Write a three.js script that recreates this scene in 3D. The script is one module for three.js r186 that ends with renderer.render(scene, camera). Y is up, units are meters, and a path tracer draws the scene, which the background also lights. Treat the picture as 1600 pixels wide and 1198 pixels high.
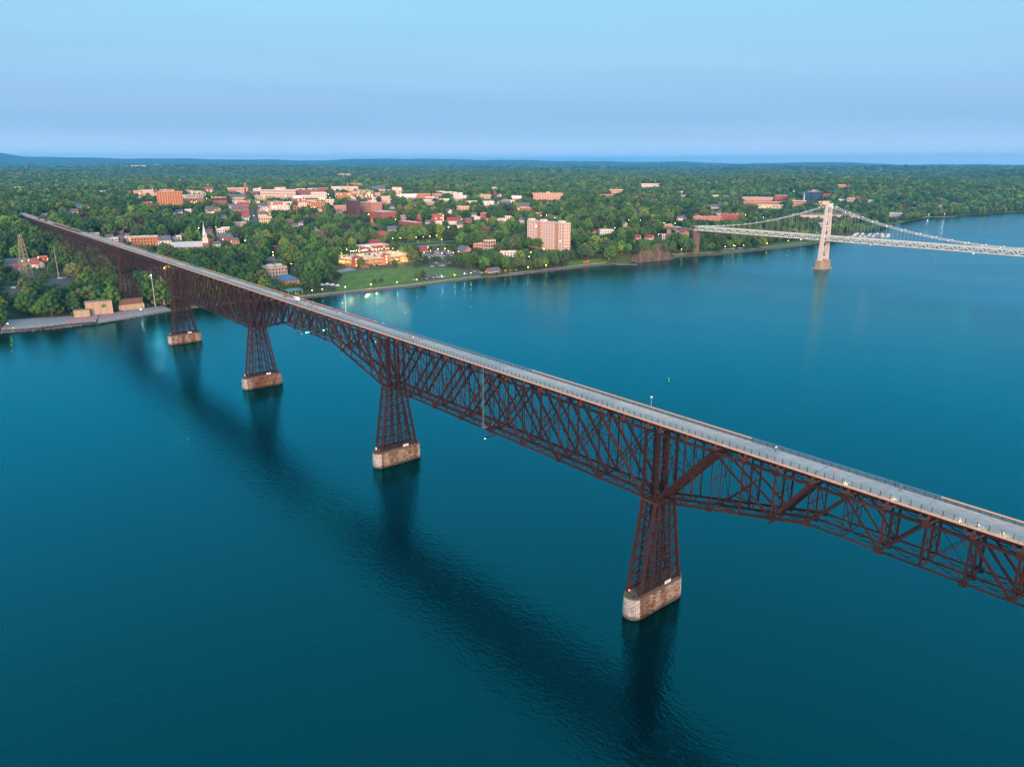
import * as THREE from 'three';
import { mergeGeometries } from 'three/addons/utils/BufferGeometryUtils.js';
import { MarchingCubes } from 'three/addons/objects/MarchingCubes.js';

// ---------------------------------------------------------------- camera, sky, sun, exposure
const scene = new THREE.Scene();
const EYE = new THREE.Vector3(135.35, 139.22, 173.03);
const camera = new THREE.PerspectiveCamera(54.55, 1600 / 1198, 1, 60000);
{
  const yaw = 0.8760, pitch = 0.2870;
  camera.position.copy(EYE);
  camera.lookAt(EYE.x - Math.sin(yaw) * Math.cos(pitch), EYE.y - Math.sin(pitch), EYE.z - Math.cos(yaw) * Math.cos(pitch));
  camera.updateMatrixWorld(true); camera.updateProjectionMatrix();
}
const renderer = new THREE.WebGLRenderer({ antialias: true });
renderer.toneMapping = THREE.LinearToneMapping;
renderer.toneMappingExposure = 1.28;
renderer.shadowMap.enabled = true;

const s2l = (c) => (c <= 0.04045 ? c / 12.92 : Math.pow((c + 0.055) / 1.055, 2.4));
const rgb255 = (r, g, b) => [s2l(r / 255), s2l(g / 255), s2l(b / 255)];
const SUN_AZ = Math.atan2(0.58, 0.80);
// evening sky: lavender blue at the horizon, pale blue above, brightened above the view to light land and water, faint streaks of thin cloud
const EXPO = 1.28;
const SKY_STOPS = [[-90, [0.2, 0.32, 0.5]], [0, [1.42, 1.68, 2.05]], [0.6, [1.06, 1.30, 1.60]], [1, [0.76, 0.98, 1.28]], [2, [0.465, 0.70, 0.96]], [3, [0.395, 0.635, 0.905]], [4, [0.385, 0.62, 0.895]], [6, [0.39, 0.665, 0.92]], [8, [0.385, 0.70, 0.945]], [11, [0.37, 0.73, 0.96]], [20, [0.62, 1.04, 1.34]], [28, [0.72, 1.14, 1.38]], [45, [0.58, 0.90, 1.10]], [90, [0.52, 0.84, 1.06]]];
{
  const W = 1024, H = 512, data = new Float32Array(W * H * 4);
  const streak = (az, el) => 0.5 + 0.5 * Math.sin(el * 2.1 + 1.3 * Math.sin(az * 3 + 0.4) + 0.6 * Math.sin(az * 11 + el * 0.7)) * Math.sin(el * 0.83 + az * 2.2 + 0.9 * Math.sin(az * 5));
  for (let j = 0; j < H; j++) {
    const el = ((j + 0.5) / H - 0.5) * 180;
    let k = 0; while (k < SKY_STOPS.length - 2 && el > SKY_STOPS[k + 1][0]) k++;
    let t = (el - SKY_STOPS[k][0]) / (SKY_STOPS[k + 1][0] - SKY_STOPS[k][0]); t = Math.min(1, Math.max(0, t));
    for (let i = 0; i < W; i++) {
      const az = ((i + 0.5) / W - 0.5) * 2 * Math.PI, o = (j * W + i) * 4;
      const c = el > 1 ? (streak(az, el) - 0.5) * 0.055 * Math.exp(-el / 30) : 0;
      // the afterglow of the sunset, round the sun
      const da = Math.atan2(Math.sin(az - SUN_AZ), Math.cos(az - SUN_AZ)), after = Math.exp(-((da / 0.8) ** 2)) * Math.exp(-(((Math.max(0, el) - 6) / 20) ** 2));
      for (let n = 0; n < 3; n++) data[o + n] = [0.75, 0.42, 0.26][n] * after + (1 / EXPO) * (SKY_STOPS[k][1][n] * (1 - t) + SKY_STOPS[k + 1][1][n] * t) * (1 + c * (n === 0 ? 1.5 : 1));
      data[o + 3] = 1;
    }
  }
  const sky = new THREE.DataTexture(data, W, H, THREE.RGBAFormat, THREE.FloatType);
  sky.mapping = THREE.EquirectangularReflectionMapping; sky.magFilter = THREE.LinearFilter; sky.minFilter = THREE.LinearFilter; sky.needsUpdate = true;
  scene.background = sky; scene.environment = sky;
}
// the sun has just about set behind the camera: weak, warm and very soft
const sun = new THREE.DirectionalLight(new THREE.Color().setRGB(1, 0.58, 0.40), 5.0);
sun.position.set(EYE.x + 3000 * 0.80, 3000 * 0.22, EYE.z + 3000 * 0.58); sun.target.position.copy(EYE);
sun.castShadow = true; sun.shadow.radius = 36;
Object.assign(sun.shadow.camera, { left: -2500, right: 2500, top: 1500, bottom: -1500, near: 1, far: 9000 });
scene.add(sun, sun.target);
scene.fog = new THREE.FogExp2(new THREE.Color().setRGB(0.07, 0.50, 1.0), 0.000055);

// ---------------------------------------------------------------- helpers
let seed = 20240611;
const rnd = () => { seed = (seed + 0x6d2b79f5) | 0; let t = Math.imul(seed ^ (seed >>> 15), 1 | seed); t = (t + Math.imul(t ^ (t >>> 7), 61 | t)) ^ t; return ((t ^ (t >>> 14)) >>> 0) / 4294967296; };
const rr = (a, b) => a + (b - a) * rnd();
const pick = (a) => a[Math.floor(rnd() * a.length) % a.length];
const V = (x, y, z) => new THREE.Vector3(x, y, z);
const used = {};
const numbered = (n) => { const k = used[n] = (used[n] || 0) + 1; return k === 1 ? n : n + '_' + String(k - 1).padStart(3, '0'); };
function tag(o, label, category, group, kind) {
  if (label) o.userData.label = label;
  if (category) o.userData.category = category;
  if (group) o.userData.group = group;
  if (kind) o.userData.kind = kind;
  return o;
}
function thing(name, label, category, pos = [0, 0, 0], turn = 0, group) {
  const g = new THREE.Group(); g.name = numbered(name); g.position.set(...pos); g.rotation.y = turn; scene.add(g);
  return tag(g, label, category, group);
}
function part(name, geo, m, parent, kind) {
  const o = new THREE.Mesh(geo, m); o.name = parent ? name : numbered(name); o.castShadow = o.receiveShadow = true;
  if (kind) o.userData.kind = kind;
  (parent || scene).add(o); return o;
}
function copyOf(src) { const c = src.clone(); c.name = numbered(src.name.replace(/_\d{3}$/, '')); c.userData = { ...src.userData }; scene.add(c); return c; }
const lin = (r, g, b) => new THREE.Color().setRGB(r, g, b);
function mat(r, g, b, rough = 0.85, extra = {}) { return new THREE.MeshStandardMaterial({ color: lin(r, g, b), roughness: rough, ...extra }); }

// smooth tiling noise, for textures
function noiseGrid(n, cells, s) {
  let q = s | 0; const rn = () => { q = (q + 0x6d2b79f5) | 0; let t = Math.imul(q ^ (q >>> 15), 1 | q); t = (t + Math.imul(t ^ (t >>> 7), 61 | t)) ^ t; return ((t ^ (t >>> 14)) >>> 0) / 4294967296; };
  const g = new Float32Array(cells * cells).map(() => rn()), out = new Float32Array(n * n);
  for (let j = 0; j < n; j++) for (let i = 0; i < n; i++) {
    const x = i / n * cells, y = j / n * cells, x0 = Math.floor(x), y0 = Math.floor(y); let u = x - x0, v = y - y0; u = u * u * (3 - 2 * u); v = v * v * (3 - 2 * v);
    const a = g[(y0 % cells) * cells + x0 % cells], b = g[(y0 % cells) * cells + (x0 + 1) % cells], c = g[((y0 + 1) % cells) * cells + x0 % cells], d = g[((y0 + 1) % cells) * cells + (x0 + 1) % cells];
    out[j * n + i] = (a * (1 - u) + b * u) * (1 - v) + (c * (1 - u) + d * u) * v;
  }
  return out;
}
function fractal(n, cells, octaves, s, gain = 0.5) {
  const out = new Float32Array(n * n); let amp = 1, tot = 0;
  for (let o = 0; o < octaves; o++) { const g = noiseGrid(n, cells, s + o * 77); for (let i = 0; i < out.length; i++) out[i] += g[i] * amp; tot += amp; amp *= gain; cells *= 2; }
  for (let i = 0; i < out.length; i++) out[i] /= tot;
  return out;
}
function texture(n, fn, srgb, repeat = 1) {   // fn(i, x, y) -> [r, g, b] in 0..1 (linear in the sense of the map)
  const d = new Uint8Array(n * n * 4);
  for (let j = 0; j < n; j++) for (let i = 0; i < n; i++) { const c = fn(j * n + i, i, j), o = (j * n + i) * 4; for (let k = 0; k < 3; k++) d[o + k] = Math.max(0, Math.min(255, Math.round(c[k] * 255))); d[o + 3] = 255; }
  const t = new THREE.DataTexture(d, n, n); t.wrapS = t.wrapT = THREE.RepeatWrapping; t.magFilter = THREE.LinearFilter; t.minFilter = THREE.LinearMipmapLinearFilter; t.generateMipmaps = true;
  if (srgb) t.colorSpace = THREE.SRGBColorSpace; t.repeat.set(repeat, repeat); t.needsUpdate = true; return t;
}
const N1 = fractal(256, 6, 5, 11), N2 = fractal(256, 12, 4, 57), N3 = fractal(256, 3, 5, 91);
const mottle = texture(256, (i) => { const v = 0.92 + 0.45 * (N1[i] - 0.5) + 0.2 * (N2[i] - 0.5); return [v, v, v]; }, false, 1 / 9);
const grainBump = texture(256, (i) => { const v = 0.5 + (N2[i] - 0.5) * 1.2; return [v, v, v]; }, false, 1 / 4);

// box with uv in metres, centred
const boxCache = new Map();
function box(sx, sy, sz) {
  const key = sx.toFixed(3) + ',' + sy.toFixed(3) + ',' + sz.toFixed(3);
  if (boxCache.has(key)) return boxCache.get(key);
  const g = new THREE.BoxGeometry(sx, sy, sz), uv = g.attributes.uv, dims = [[sz, sy], [sz, sy], [sx, sz], [sx, sz], [sx, sy], [sx, sy]];
  for (let i = 0; i < 24; i++) uv.setXY(i, uv.getX(i) * dims[i >> 2][0], uv.getY(i) * dims[i >> 2][1]);
  boxCache.set(key, g); return g;
}
const bx = (sx, sy, sz, x = 0, y = 0, z = 0, ry = 0) => { const g = box(sx, sy, sz).clone(); if (ry) g.rotateY(ry); return g.translate(x, y, z); };
function basis(A, B) {
  const d = B.clone().sub(A), L = d.length(); d.normalize();
  const ref = Math.abs(d.y) > 0.98 ? V(0, 0, 1) : V(0, 1, 0), side = d.clone().cross(ref).normalize(), n = d.clone().cross(side).normalize();
  return { L, m: new THREE.Matrix4().makeBasis(side, n, d).setPosition(A.clone().add(B).multiplyScalar(0.5)) };
}
function bar(A, B, w, h = w) { const { L, m } = basis(A, B); return box(w, h, L).clone().applyMatrix4(m); }
function barMesh(name, A, B, w, h, m, parent) { const { L, m: mm } = basis(A, B); const o = part(name, box(w, h, L), m, parent); mm.decompose(o.position, o.quaternion, o.scale); return o; }
const cyl = (r0, r1, h, n = 8, y = 0) => new THREE.CylinderGeometry(r1, r0, h, n).translate(0, y + h / 2, 0);
function merged(list) { const l = list.map((g) => (g.index ? g.toNonIndexed() : g)); l.forEach((g) => { for (const k of Object.keys(g.attributes)) if (!['position', 'normal', 'uv', 'color'].includes(k)) g.deleteAttribute(k); }); return mergeGeometries(l, false); }
function lampLight(x, y, z, color, intensity, radius = 3) { const p = new THREE.PointLight(color, intensity, 0, 2); p.position.set(x, y, z); p.castShadow = true; p.shadow.radius = radius; scene.add(p); return p; }
const glow = (r, g, b, k) => new THREE.MeshStandardMaterial({ color: lin(0.8, 0.8, 0.8), emissive: lin(r, g, b), emissiveIntensity: k, roughness: 0.6 });

// ---------------------------------------------------------------- the lie of the land
const SHORE = [[-8000,4000],[-5200,700],[-4200,-100],[-3200,-520],[-2509,-650],[-2081,-710],[-2021,-722],[-1835,-699],[-1704,-673],[-1427,-631],[-1259,-587],[-1165,-569],[-1053,-563],[-940,-567],[-845,-576],[-777,-596],[-740,-588],[-661,-596],[-589,-606],[-538,-607],[-480,-608],[-439,-611],[-403,-616],[-350,-614],[-290,-611],[-229,-616],[-182,-619],[-159,-620],[-118,-636],[-74,-642],[-28,-634],[4,-622],[39,-614],[83,-617],[111,-624],[300,-632],[1500,-640]];   // z, x of the water's edge
const INLAND = [0,10,30,60,100,150,250,400,650,1000,1600,3000];
const PROFILES = [[-9000,[0,2,4,7,12,18,28,40,52,58,60,60]],[-2500,[0,2,4,7,12,18,28,40,52,58,60,60]],[-1800,[0,1,2,3,4,8,14,22,34,42,48,52]],[-1300,[0,2,3,4,7,13,20,30,38,44,48,52]],[-1000,[0,2,3,4,16,26,32,36,40,46,50,52]],[-860,[0,2,4,9,21,28,32,36,40,46,50,52]],[-790,[0,3,9,18,26,30,33,36,42,48,52,55]],[-735,[0,9,19,23,26,28,31,35,42,50,54,55]],[-690,[0,10,20,24,26,28,30,33,41,50,54,55]],[-630,[0,3,10,16,20,22,25,30,40,50,54,55]],[-520,[0,2,4,8,11,13,18,28,40,50,54,55]],[-400,[0,2,3,5,8,10,14,25,42,52,54,55]],[-230,[0,2,3,6,11,14,17,30,44,53,55,55]],[-120,[0,2,4,6,9,14,24,38,54,58,58,56]],[0,[0,2.5,3.5,5,7,11,19,34,59,62,62,60]],[60,[0,2.5,3.5,4.5,6,9,16,32,56,62,62,60]],[300,[0,2,3,4,6,8,13,30,52,62,63,60]],[1500,[0,2,4,7,10,14,22,36,52,62,64,60]]];   // z, heights at those distances inland
const CREST = [[0.0181,137.8],[0.1382,127.8],[0.2917,115.2],[0.3959,133.4],[0.4155,116.8],[0.4914,206.0],[0.5566,155.2],[0.5942,156.3],[0.68,214.5],[0.7119,197.0],[0.826,238.2],[0.9576,278.8],[1.0387,297.9],[1.1334,242.0],[1.2449,276.3],[1.3984,303.1],[1.4345,332.6],[1.4573,409.3],[1.5632,450.2],[1.6939,392.3]];   // bearing, height of the far ridge
function lerpTable(t, v) { let i = 0; const n = t.length; if (v <= t[0][0]) return t[0][1]; if (v >= t[n - 1][0]) return t[n - 1][1]; let lo = 0, hi = n - 1; while (hi - lo > 1) { i = (lo + hi) >> 1; if (t[i][0] <= v) lo = i; else hi = i; } const f = (v - t[lo][0]) / (t[hi][0] - t[lo][0]); return t[lo][1] * (1 - f) + t[hi][1] * f; }
const sst = (a, b, v) => { const t = Math.min(1, Math.max(0, (v - a) / (b - a))); return t * t * (3 - 2 * t); };
const shoreX = (z) => lerpTable(SHORE, z);
function profile(z, d) {
  const P = PROFILES, n = P.length; let i = 0; const zc = Math.min(P[n - 1][0], Math.max(P[0][0], z));
  while (i < n - 2 && P[i + 1][0] < zc) i++;
  const f = (zc - P[i][0]) / (P[i + 1][0] - P[i][0]);
  let k = 0; const dc = Math.min(d, 3000); while (k < INLAND.length - 2 && INLAND[k + 1] < dc) k++;
  const g = (dc - INLAND[k]) / (INLAND[k + 1] - INLAND[k]), a = P[i][1], b = P[i + 1][1];
  return (a[k] * (1 - g) + a[k + 1] * g) * (1 - f) + (b[k] * (1 - g) + b[k + 1] * g) * f;
}
const RIDGE = 24000;
function elev(x, z) {
  const d = shoreX(z) - x;
  if (d < 0) { const dw = x - 430; if (dw > 0 && z > -3000) return Math.min(40, dw * 0.25); return Math.max(-8, d * 0.3); }
  let h = profile(z, d); const dx = x - 135.35, dz = z - 173.03, r = Math.hypot(dx, dz), az = Math.atan2(-dx, -dz);
  h += sst(150, 700, d) * (3 * Math.sin(x * 0.011 + z * 0.004) + 2.5 * Math.sin(z * 0.013 - x * 0.003 + 1));
  const f = sst(2600, 5200, r);
  h += f * (16 * Math.sin(x * 0.0011 + 0.6) * Math.sin(z * 0.0013 + 1.1) + 9 * Math.sin(x * 0.0027 - z * 0.0019));
  h += 40 * Math.exp(-(((r - 8800) / 1900) ** 2)) * sst(0.75, 1.05, az) + 22 * Math.exp(-(((r - 12500) / 2500) ** 2)) * (1 - sst(0.5, 0.9, az));
  const c = lerpTable(CREST, az), g = sst(13000, RIDGE, r);
  h = h * (1 - g) + (c + 9 * Math.sin(az * 60) + 5 * Math.sin(az * 133 + 2)) * g;
  if (r > RIDGE) h -= (r - RIDGE) * 0.05;
  return h;
}
const toEye = (x, z) => { const d = V(EYE.x - x, 0, EYE.z - z); return d.normalize(); };
function inView(x, y, z, m = 1.12) { const p = V(x, y, z).project(camera); return p.z < 1 && Math.abs(p.x) < m && Math.abs(p.y) < m; }

// ground: one sheet out to the far ridge
{
  const nr = 480, na = 620, pos = [], uv = [], idx = [];
  for (let i = 0; i <= nr; i++) {
    const r = 200 * Math.pow(145, i / nr);
    for (let j = 0; j <= na; j++) {
      const f = j / na, a = f < 0.8 ? -0.05 + (f / 0.8) * 1.9 : 1.85 + ((f - 0.8) / 0.2) * (2 * Math.PI - 1.9);
      const x = EYE.x - Math.sin(a) * r, z = EYE.z - Math.cos(a) * r;
      pos.push(x, elev(x, z), z); uv.push(x, z);
    }
  }
  for (let i = 0; i < nr; i++) for (let j = 0; j < na; j++) { const a = i * (na + 1) + j, b = a + na + 1; idx.push(a, a + 1, b, b, a + 1, b + 1); }
  const g = new THREE.BufferGeometry(); g.setAttribute('position', new THREE.Float32BufferAttribute(pos, 3)); g.setAttribute('uv', new THREE.Float32BufferAttribute(uv, 2)); g.setIndex(idx); g.computeVertexNormals();
  const soil = texture(256, (i) => { const t = N1[i], u = N2[i]; return [0.20 + 0.18 * (t - 0.5) + 0.10 * u, 0.27 + 0.14 * (t - 0.5) + 0.06 * u, 0.12 + 0.10 * (u - 0.5)]; }, true, 1 / 70);
  const o = part('ground', g, new THREE.MeshStandardMaterial({ map: soil, roughness: 1 }), null, 'structure'); o.userData.label = 'green wooded ground rising from the river to the far hills';
}
// river: small wind ripples over long lazy swells
{
  const A = fractal(512, 34, 4, 5, 0.62), Bn = fractal(512, 5, 4, 29, 0.55);
  const ripple = texture(512, (i) => { const v = 0.5 + (A[i] - 0.5) * 0.75 + (Bn[i] - 0.5) * 0.5; return [v, v, v]; }, false, 1 / 46);
  const calm = texture(256, (i) => { const v = 0.4 + 0.6 * sst(0.36, 0.62, N3[i]); return [v, v, v]; }, false, 1 / 420);
  const g = new THREE.PlaneGeometry(14000, 14000, 40, 40).rotateX(-Math.PI / 2).translate(2500, 0, -2600);
  const uv = g.attributes.uv, p = g.attributes.position; for (let i = 0; i < p.count; i++) uv.setXY(i, p.getX(i) + 0.35 * p.getZ(i), p.getZ(i) * 1.6);
  const water = new THREE.MeshPhysicalMaterial({ color: lin(0.0004, 0.054, 0.069), roughness: 0.16, roughnessMap: calm, metalness: 0.94, bumpMap: ripple, bumpScale: 0.12, specularColor: lin(0.34, 0.86, 1.0) });
  part('river_water', g, water, null, 'structure').userData.label = 'wide calm teal river';
}
const BUILDINGS = [
["apartment_tower","tall pale apartment slab with two tan stair strips beside the river","slab","peachwhite","grey",-695.6,10.6,-589.9,82.5,11.6,46.6,0.0,10,0,0],
["apartment_block","orange brick apartment block with a rooftop penthouse above the trees","flat","orange","tan",-1515.3,55.0,-291.3,48.0,16.0,30.4,1.297,11,0,1],
["apartment_tower","dark brown brick tower with dotted windows below the town centre","flat","darkbrick","grey",-1244.9,37.3,-562.2,40.1,10.0,32.2,0.0,12,0,0],
["office_slab","long pale horizontal striped slab building in the town centre","band","peachwhite","pale",-1825.3,50.9,-652.1,90.5,16.0,23.0,1.172,6,0,1],
["office_building","cream framed office building with lit yellow windows","frame","cream","grey",-1728.7,49.3,-857.0,81.4,7.8,21.7,0.0,5,0.5,0],
["apartment_slab","long peach apartment slab with central lift tower in the woods","flat","peach","tan",-1431.9,41.2,-1260.6,85.5,15.0,20.6,0.83,7,0,1],
["glass_tower","blue glass office tower with red topped penthouse behind the suspension bridge","glass","glass","grey",-1089.6,24.3,-2060.6,27.4,68.9,32.3,0.0,9,0,1],
["hospital_building","red brick hospital block rising above its long wings","flat","brick","white",-1173.0,27.4,-2020.2,39.0,30.0,17.5,0.538,7,0,0],
["hospital_building","long orange brick hospital wing left of the glass tower","flat","orange","white",-1122.6,22.0,-1837.1,121.2,28.0,11.0,0.559,4,0,0],
["hospital_building","pale lit hospital wing in front of the orange one","flat","cream","white",-1007.1,21.2,-1693.4,67.2,24.0,11.8,0.549,4,0.3,0],
["hospital_building","upper pink hospital wing behind the orange one","flat","peach","white",-1218.0,27.5,-1963.9,90.5,24.0,11.7,0.565,4,0,0],
["hospital_building","white hospital annex with dark window bands next to the glass tower","band","peach","pale",-1040.6,19.5,-1897.7,39.9,28.0,17.2,0.516,4,0,0],
["office_building","tan low office with lit windows right of the glass tower","flat","tan","brown",-1007.7,19.5,-1985.0,34.7,24.0,14.7,0.487,3,0.6,0],
["apartment_building","red brick apartment row stepping up above the suspension bridge","flat","brick","red",-811.4,21.7,-1221.9,38.8,18.0,16.0,0.596,5,0,0],
["apartment_building","pink brick apartment building left of the stepping brick row","flat","pinkbrick","red",-808.5,24.9,-1160.7,29.7,18.0,10.4,0.616,4,0,0],
["apartment_building","low red roofed apartment building at the left of the brick row","flat","pinkbrick","red",-832.6,26.9,-1144.0,31.2,18.0,7.9,0.634,3,0,0],
["church","brick church with a white roof","gable","brick","pale",-940.0,28.8,-144.2,38.6,15.0,6.9,1.284,1,0,0],
["school_building","orange brick commercial building with white flat roof under the church hill","flat","orange","white",-978.2,31.6,-100.8,34.2,22.0,12.8,1.33,3,0,0],
["house","large white gabled house left of the steeple church","gable","white","slate",-968.2,32.2,-123.1,16.8,14.0,11.2,1.309,3,0,0],
["pump_house","beige mill building with rows of tall windows by the park","flat","beige","slate",-728.2,9.8,-178.3,19.1,22.9,12.8,0.0,3,0,2],
["station_hall","station hall with steep maroon roof and brick gables","gable","brick","maroon",-912.4,17.2,-420.3,14.1,21.7,6.9,0.0,1,0,0],
["station_building","low brick station building with white roof","flat","brick","white",-874.2,14.5,-391.7,29.5,51.2,7.5,0.0,2,0.3,0],
["warehouse_building","white frame building with big square dark openings","frame","peachwhite","red",-760.2,13.1,-529.3,11.0,14.8,16.1,0.0,3,0,0],
["mill_house","brick mill house with grey roof beside the station car park","gable","pinkbrick","slate",-773.9,12.3,-491.8,21.1,17.8,6.6,0.0,2,0,0],
["waterfront_restaurant","low brick restaurant with grey roof and lit windows on the water","gable","brick","slate",-634.9,2.4,-436.0,9.5,19.3,4.6,0.0,1,0.9,0],
["river_building","yellow orange building with blue hipped roof beside the bridge","hip","amber","blue",-697.1,6.2,-180.3,30.7,18.7,8.8,0.0,2,0,0],
["townhouse_row","white row of townhouses with dark dormered roofs beside the pylon","gable","white","slate",-933.2,22.3,58.1,23.7,14.0,7.6,1.464,2,0,0],
["house","red brick house right of the pylon","flat","brick","grey",-938.4,24.5,27.7,10.2,10.0,6.2,1.436,2,0,0],
["house","cream house with lit porch right of the pylon","gable","cream","brown",-930.4,23.2,40.5,13.1,10.0,6.1,1.447,1,0.5,0],
["brick_hall","brick hall with slate roof right of the steeple","gable","brick","slate",-995.6,30.3,-216.0,22.0,14.0,9.3,1.239,2,0,0],
["civic_hall","flat modern hall with white slabs and red brown walls","band","rust","peachwhite",-1609.0,50.8,-422.1,32.2,26.0,16.8,1.242,2,0,0],
["grey_building","grey long building left of the domed tower","flat","grey","white",-1796.1,52.4,-426.1,39.8,20.0,15.1,1.27,4,0,0],
["theatre_building","peach theatre building behind the brick chimney","flat","peach","peach",-2278.3,50.0,-712.2,61.9,30.0,17.5,1.219,2,0,0],
["brick_church","brick church with slate roof beside the tall brick tower","gable","brick","slate",-1847.8,51.4,-552.0,42.5,16.0,11.2,1.22,1,0,0],
["domed_tower","beige clock tower with domed cap","flat","beige","beige",-1868.2,54.4,-474.1,9.2,8.0,14.2,1.258,3,0,1],
["brick_tower","tall slender red brick tower lit at the top","flat","brick","brick",-1837.8,51.0,-570.0,5.1,4.0,37.0,1.211,1,0,0],
["town_building",0,"flat","rust","brown",-1852.3,54.2,-754.2,83.2,30.0,17.0,1.134,5,0,0],
["town_building",0,"flat","peachwhite","white",-1748.7,51.3,-731.5,39.8,24.0,16.3,1.123,4,0,0],
["town_building",0,"flat","white","pale",-1776.9,51.1,-704.0,45.1,20.0,8.2,1.141,1,0,0],
["town_building",0,"flat","peachwhite","peach",-2168.7,49.5,-1027.0,86.7,34.0,18.3,1.091,4,0,0],
["town_building",0,"flat","orange","orange",-2661.1,48.8,-1334.8,50.7,20.0,15.0,1.076,2,0,0],
["town_building",0,"flat","orange","blue",-1715.6,50.7,-791.7,45.3,24.0,14.8,1.09,3,0.3,0],
["town_building",0,"gable","beige","slate",-2220.8,48.5,-1184.8,45.9,24.0,15.1,1.048,2,0,0],
["town_building",0,"flat","cream","white",-2182.6,48.2,-1241.8,46.0,20.0,13.0,1.023,3,0.6,0],
["town_building",0,"flat","pink","white",-2027.1,43.2,-1109.0,57.3,24.0,16.0,1.036,4,0,0],
["town_building",0,"flat","peach","pale",-1730.0,50.4,-896.9,18.1,16.0,12.0,1.05,3,0,0],
["town_building",0,"flat","white","white",-1722.1,48.4,-979.7,57.5,20.0,8.7,1.015,2,0.2,0],
["town_building",0,"flat","orange","brown",-1673.6,45.9,-1003.7,53.2,24.0,13.8,0.994,4,0,0],
["town_building",0,"gable","brick","slate",-2030.1,42.8,-1198.5,28.3,18.0,10.2,1.006,2,0,0],
["town_building",0,"flat","pinkbrick","grey",-1728.6,46.9,-1093.0,32.7,18.0,9.0,0.974,2,0,0],
["town_building",0,"flat","white","pale",-1880.8,44.6,-1210.0,29.2,18.0,11.9,0.97,2,0,0],
["town_building",0,"flat","peachwhite","white",-1822.0,46.5,-1204.6,30.7,18.0,9.8,0.958,2,0,0],
["town_building",0,"flat","pink","white",-2459.9,48.9,-1555.4,42.5,20.0,12.4,0.983,2,0,0],
["town_building",0,"flat","peach","white",-1200.1,43.3,-802.2,33.9,22.0,8.0,0.94,3,0,0],
["town_building",0,"flat","pinkbrick","pale",-1276.6,41.4,-620.5,48.4,25.6,21.8,0.0,5,0,0],
["town_building",0,"flat","brick","pale",-1198.8,35.1,-603.5,52.9,37.9,13.5,0.0,4,0,0],
["town_building",0,"flat","brick","brown",-1083.1,33.6,-655.1,25.1,16.0,13.2,0.974,3,0.2,0],
["town_building",0,"gable","brick","brown",-1116.9,33.8,-633.9,11.4,14.0,12.1,0.998,3,0,0],
["town_building",0,"flat","grey","pale",-1135.5,33.8,-610.6,11.4,12.0,9.7,1.018,3,0,0],
["town_building",0,"flat","brick","white",-1064.6,29.2,-581.3,57.3,15.2,8.0,0.0,2,0,0],
["town_building",0,"gable","grey","slate",-1015.3,26.5,-512.1,17.0,14.0,7.7,1.034,2,0,0],
["town_building",0,"gable","brick","red",-976.3,23.2,-466.9,17.3,14.0,7.3,1.048,2,0,0],
["town_building",0,"gable","pinkbrick","maroon",-1051.7,33.3,-670.6,24.9,14.0,7.2,0.953,2,0,0],
["town_building",0,"flat","brick","pink",-1050.5,36.0,-743.3,14.1,14.0,11.0,0.913,3,0,0],
["town_building",0,"flat","pinkbrick","pale",-1331.3,43.2,-579.1,27.5,16.0,11.8,1.097,3,0,0],
["town_building",0,"frame","orange","orange",-1124.5,37.0,-911.8,32.7,20.0,10.8,0.86,3,0.1,0],
["town_building",0,"flat","orange","white",-1067.9,35.0,-897.0,26.2,20.0,5.3,0.844,1,0,0],
["town_building",0,"gable","pink","slate",-1222.1,40.6,-995.7,26.1,18.0,10.2,0.86,2,0,0],
["town_building",0,"gable","brown","slate",-1323.8,40.1,-1016.6,30.6,20.0,10.9,0.887,2,0.2,0],
["town_building",0,"gable","brick","white",-1479.6,41.7,-1189.4,27.2,18.0,12.0,0.87,3,0,0],
["town_building",0,"flat","amber","tan",-1615.3,46.3,-1180.5,36.0,20.0,8.9,0.913,2,0.2,0],
["town_building",0,"flat","brick","grey",-2725.3,52.8,-1060.8,56.2,20.0,9.6,1.164,2,0,0],
["town_building",0,"gable","pink","red",-2663.5,51.0,-1098.3,35.5,18.0,11.9,1.144,2,0,0],
["town_building",0,"flat","orange","red",-2736.7,52.6,-1182.1,29.0,16.0,12.3,1.13,2,0.2,0],
["town_building",0,"flat","white","red",-2168.7,48.5,-731.6,22.1,12.0,18.9,1.197,3,0,0],
["town_building",0,"flat","orange","orange",-2272.6,50.1,-781.3,10.5,8.0,17.8,1.193,4,0,0],
["town_building",0,"flat","brick","pink",-2232.2,52.8,-978.2,39.4,16.0,10.3,1.118,3,0,0],
["town_building",0,"gable","grey","slate",-2656.5,50.5,-1380.5,32.3,16.0,7.6,1.063,1,0,0],
["low_building",0,"flat","cream","blue",-2606.6,59.6,-167.6,29.6,16.0,13.1,1.669,2,0,0],
["low_building",0,"flat","white","pale",-2927.5,51.2,-255.2,8.9,7.0,14.8,1.67,2,0,0],
["low_building",0,"flat","white","pale",-2929.7,50.9,-263.9,6.7,7.0,14.8,1.483,2,0,0],
["low_building",0,"flat","white","pale",-2931.5,50.7,-271.8,6.7,7.0,14.9,1.578,2,0,0],
["low_building",0,"flat","white","grey",-2902.8,49.7,-453.3,41.9,16.0,13.2,1.553,2,0,0],
["low_building",0,"flat","white","red",-2429.3,52.5,-355.8,31.5,16.0,9.3,1.569,2,0,0],
["house",0,"gable","white","slate",-1897.0,52.3,-166.2,13.6,12.8,13.0,1.371,2,0,0],
["house",0,"gable","white","slate",-1596.1,57.2,-129.4,9.1,7.4,10.0,1.64,2,0,0],
["house",0,"gable","white","slate",-1558.2,57.5,-129.7,7.7,7.5,8.6,1.628,2,0,0],
["house",0,"gable","white","slate",-1508.3,57.4,-126.4,8.7,7.7,8.3,1.229,2,0,0],
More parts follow.
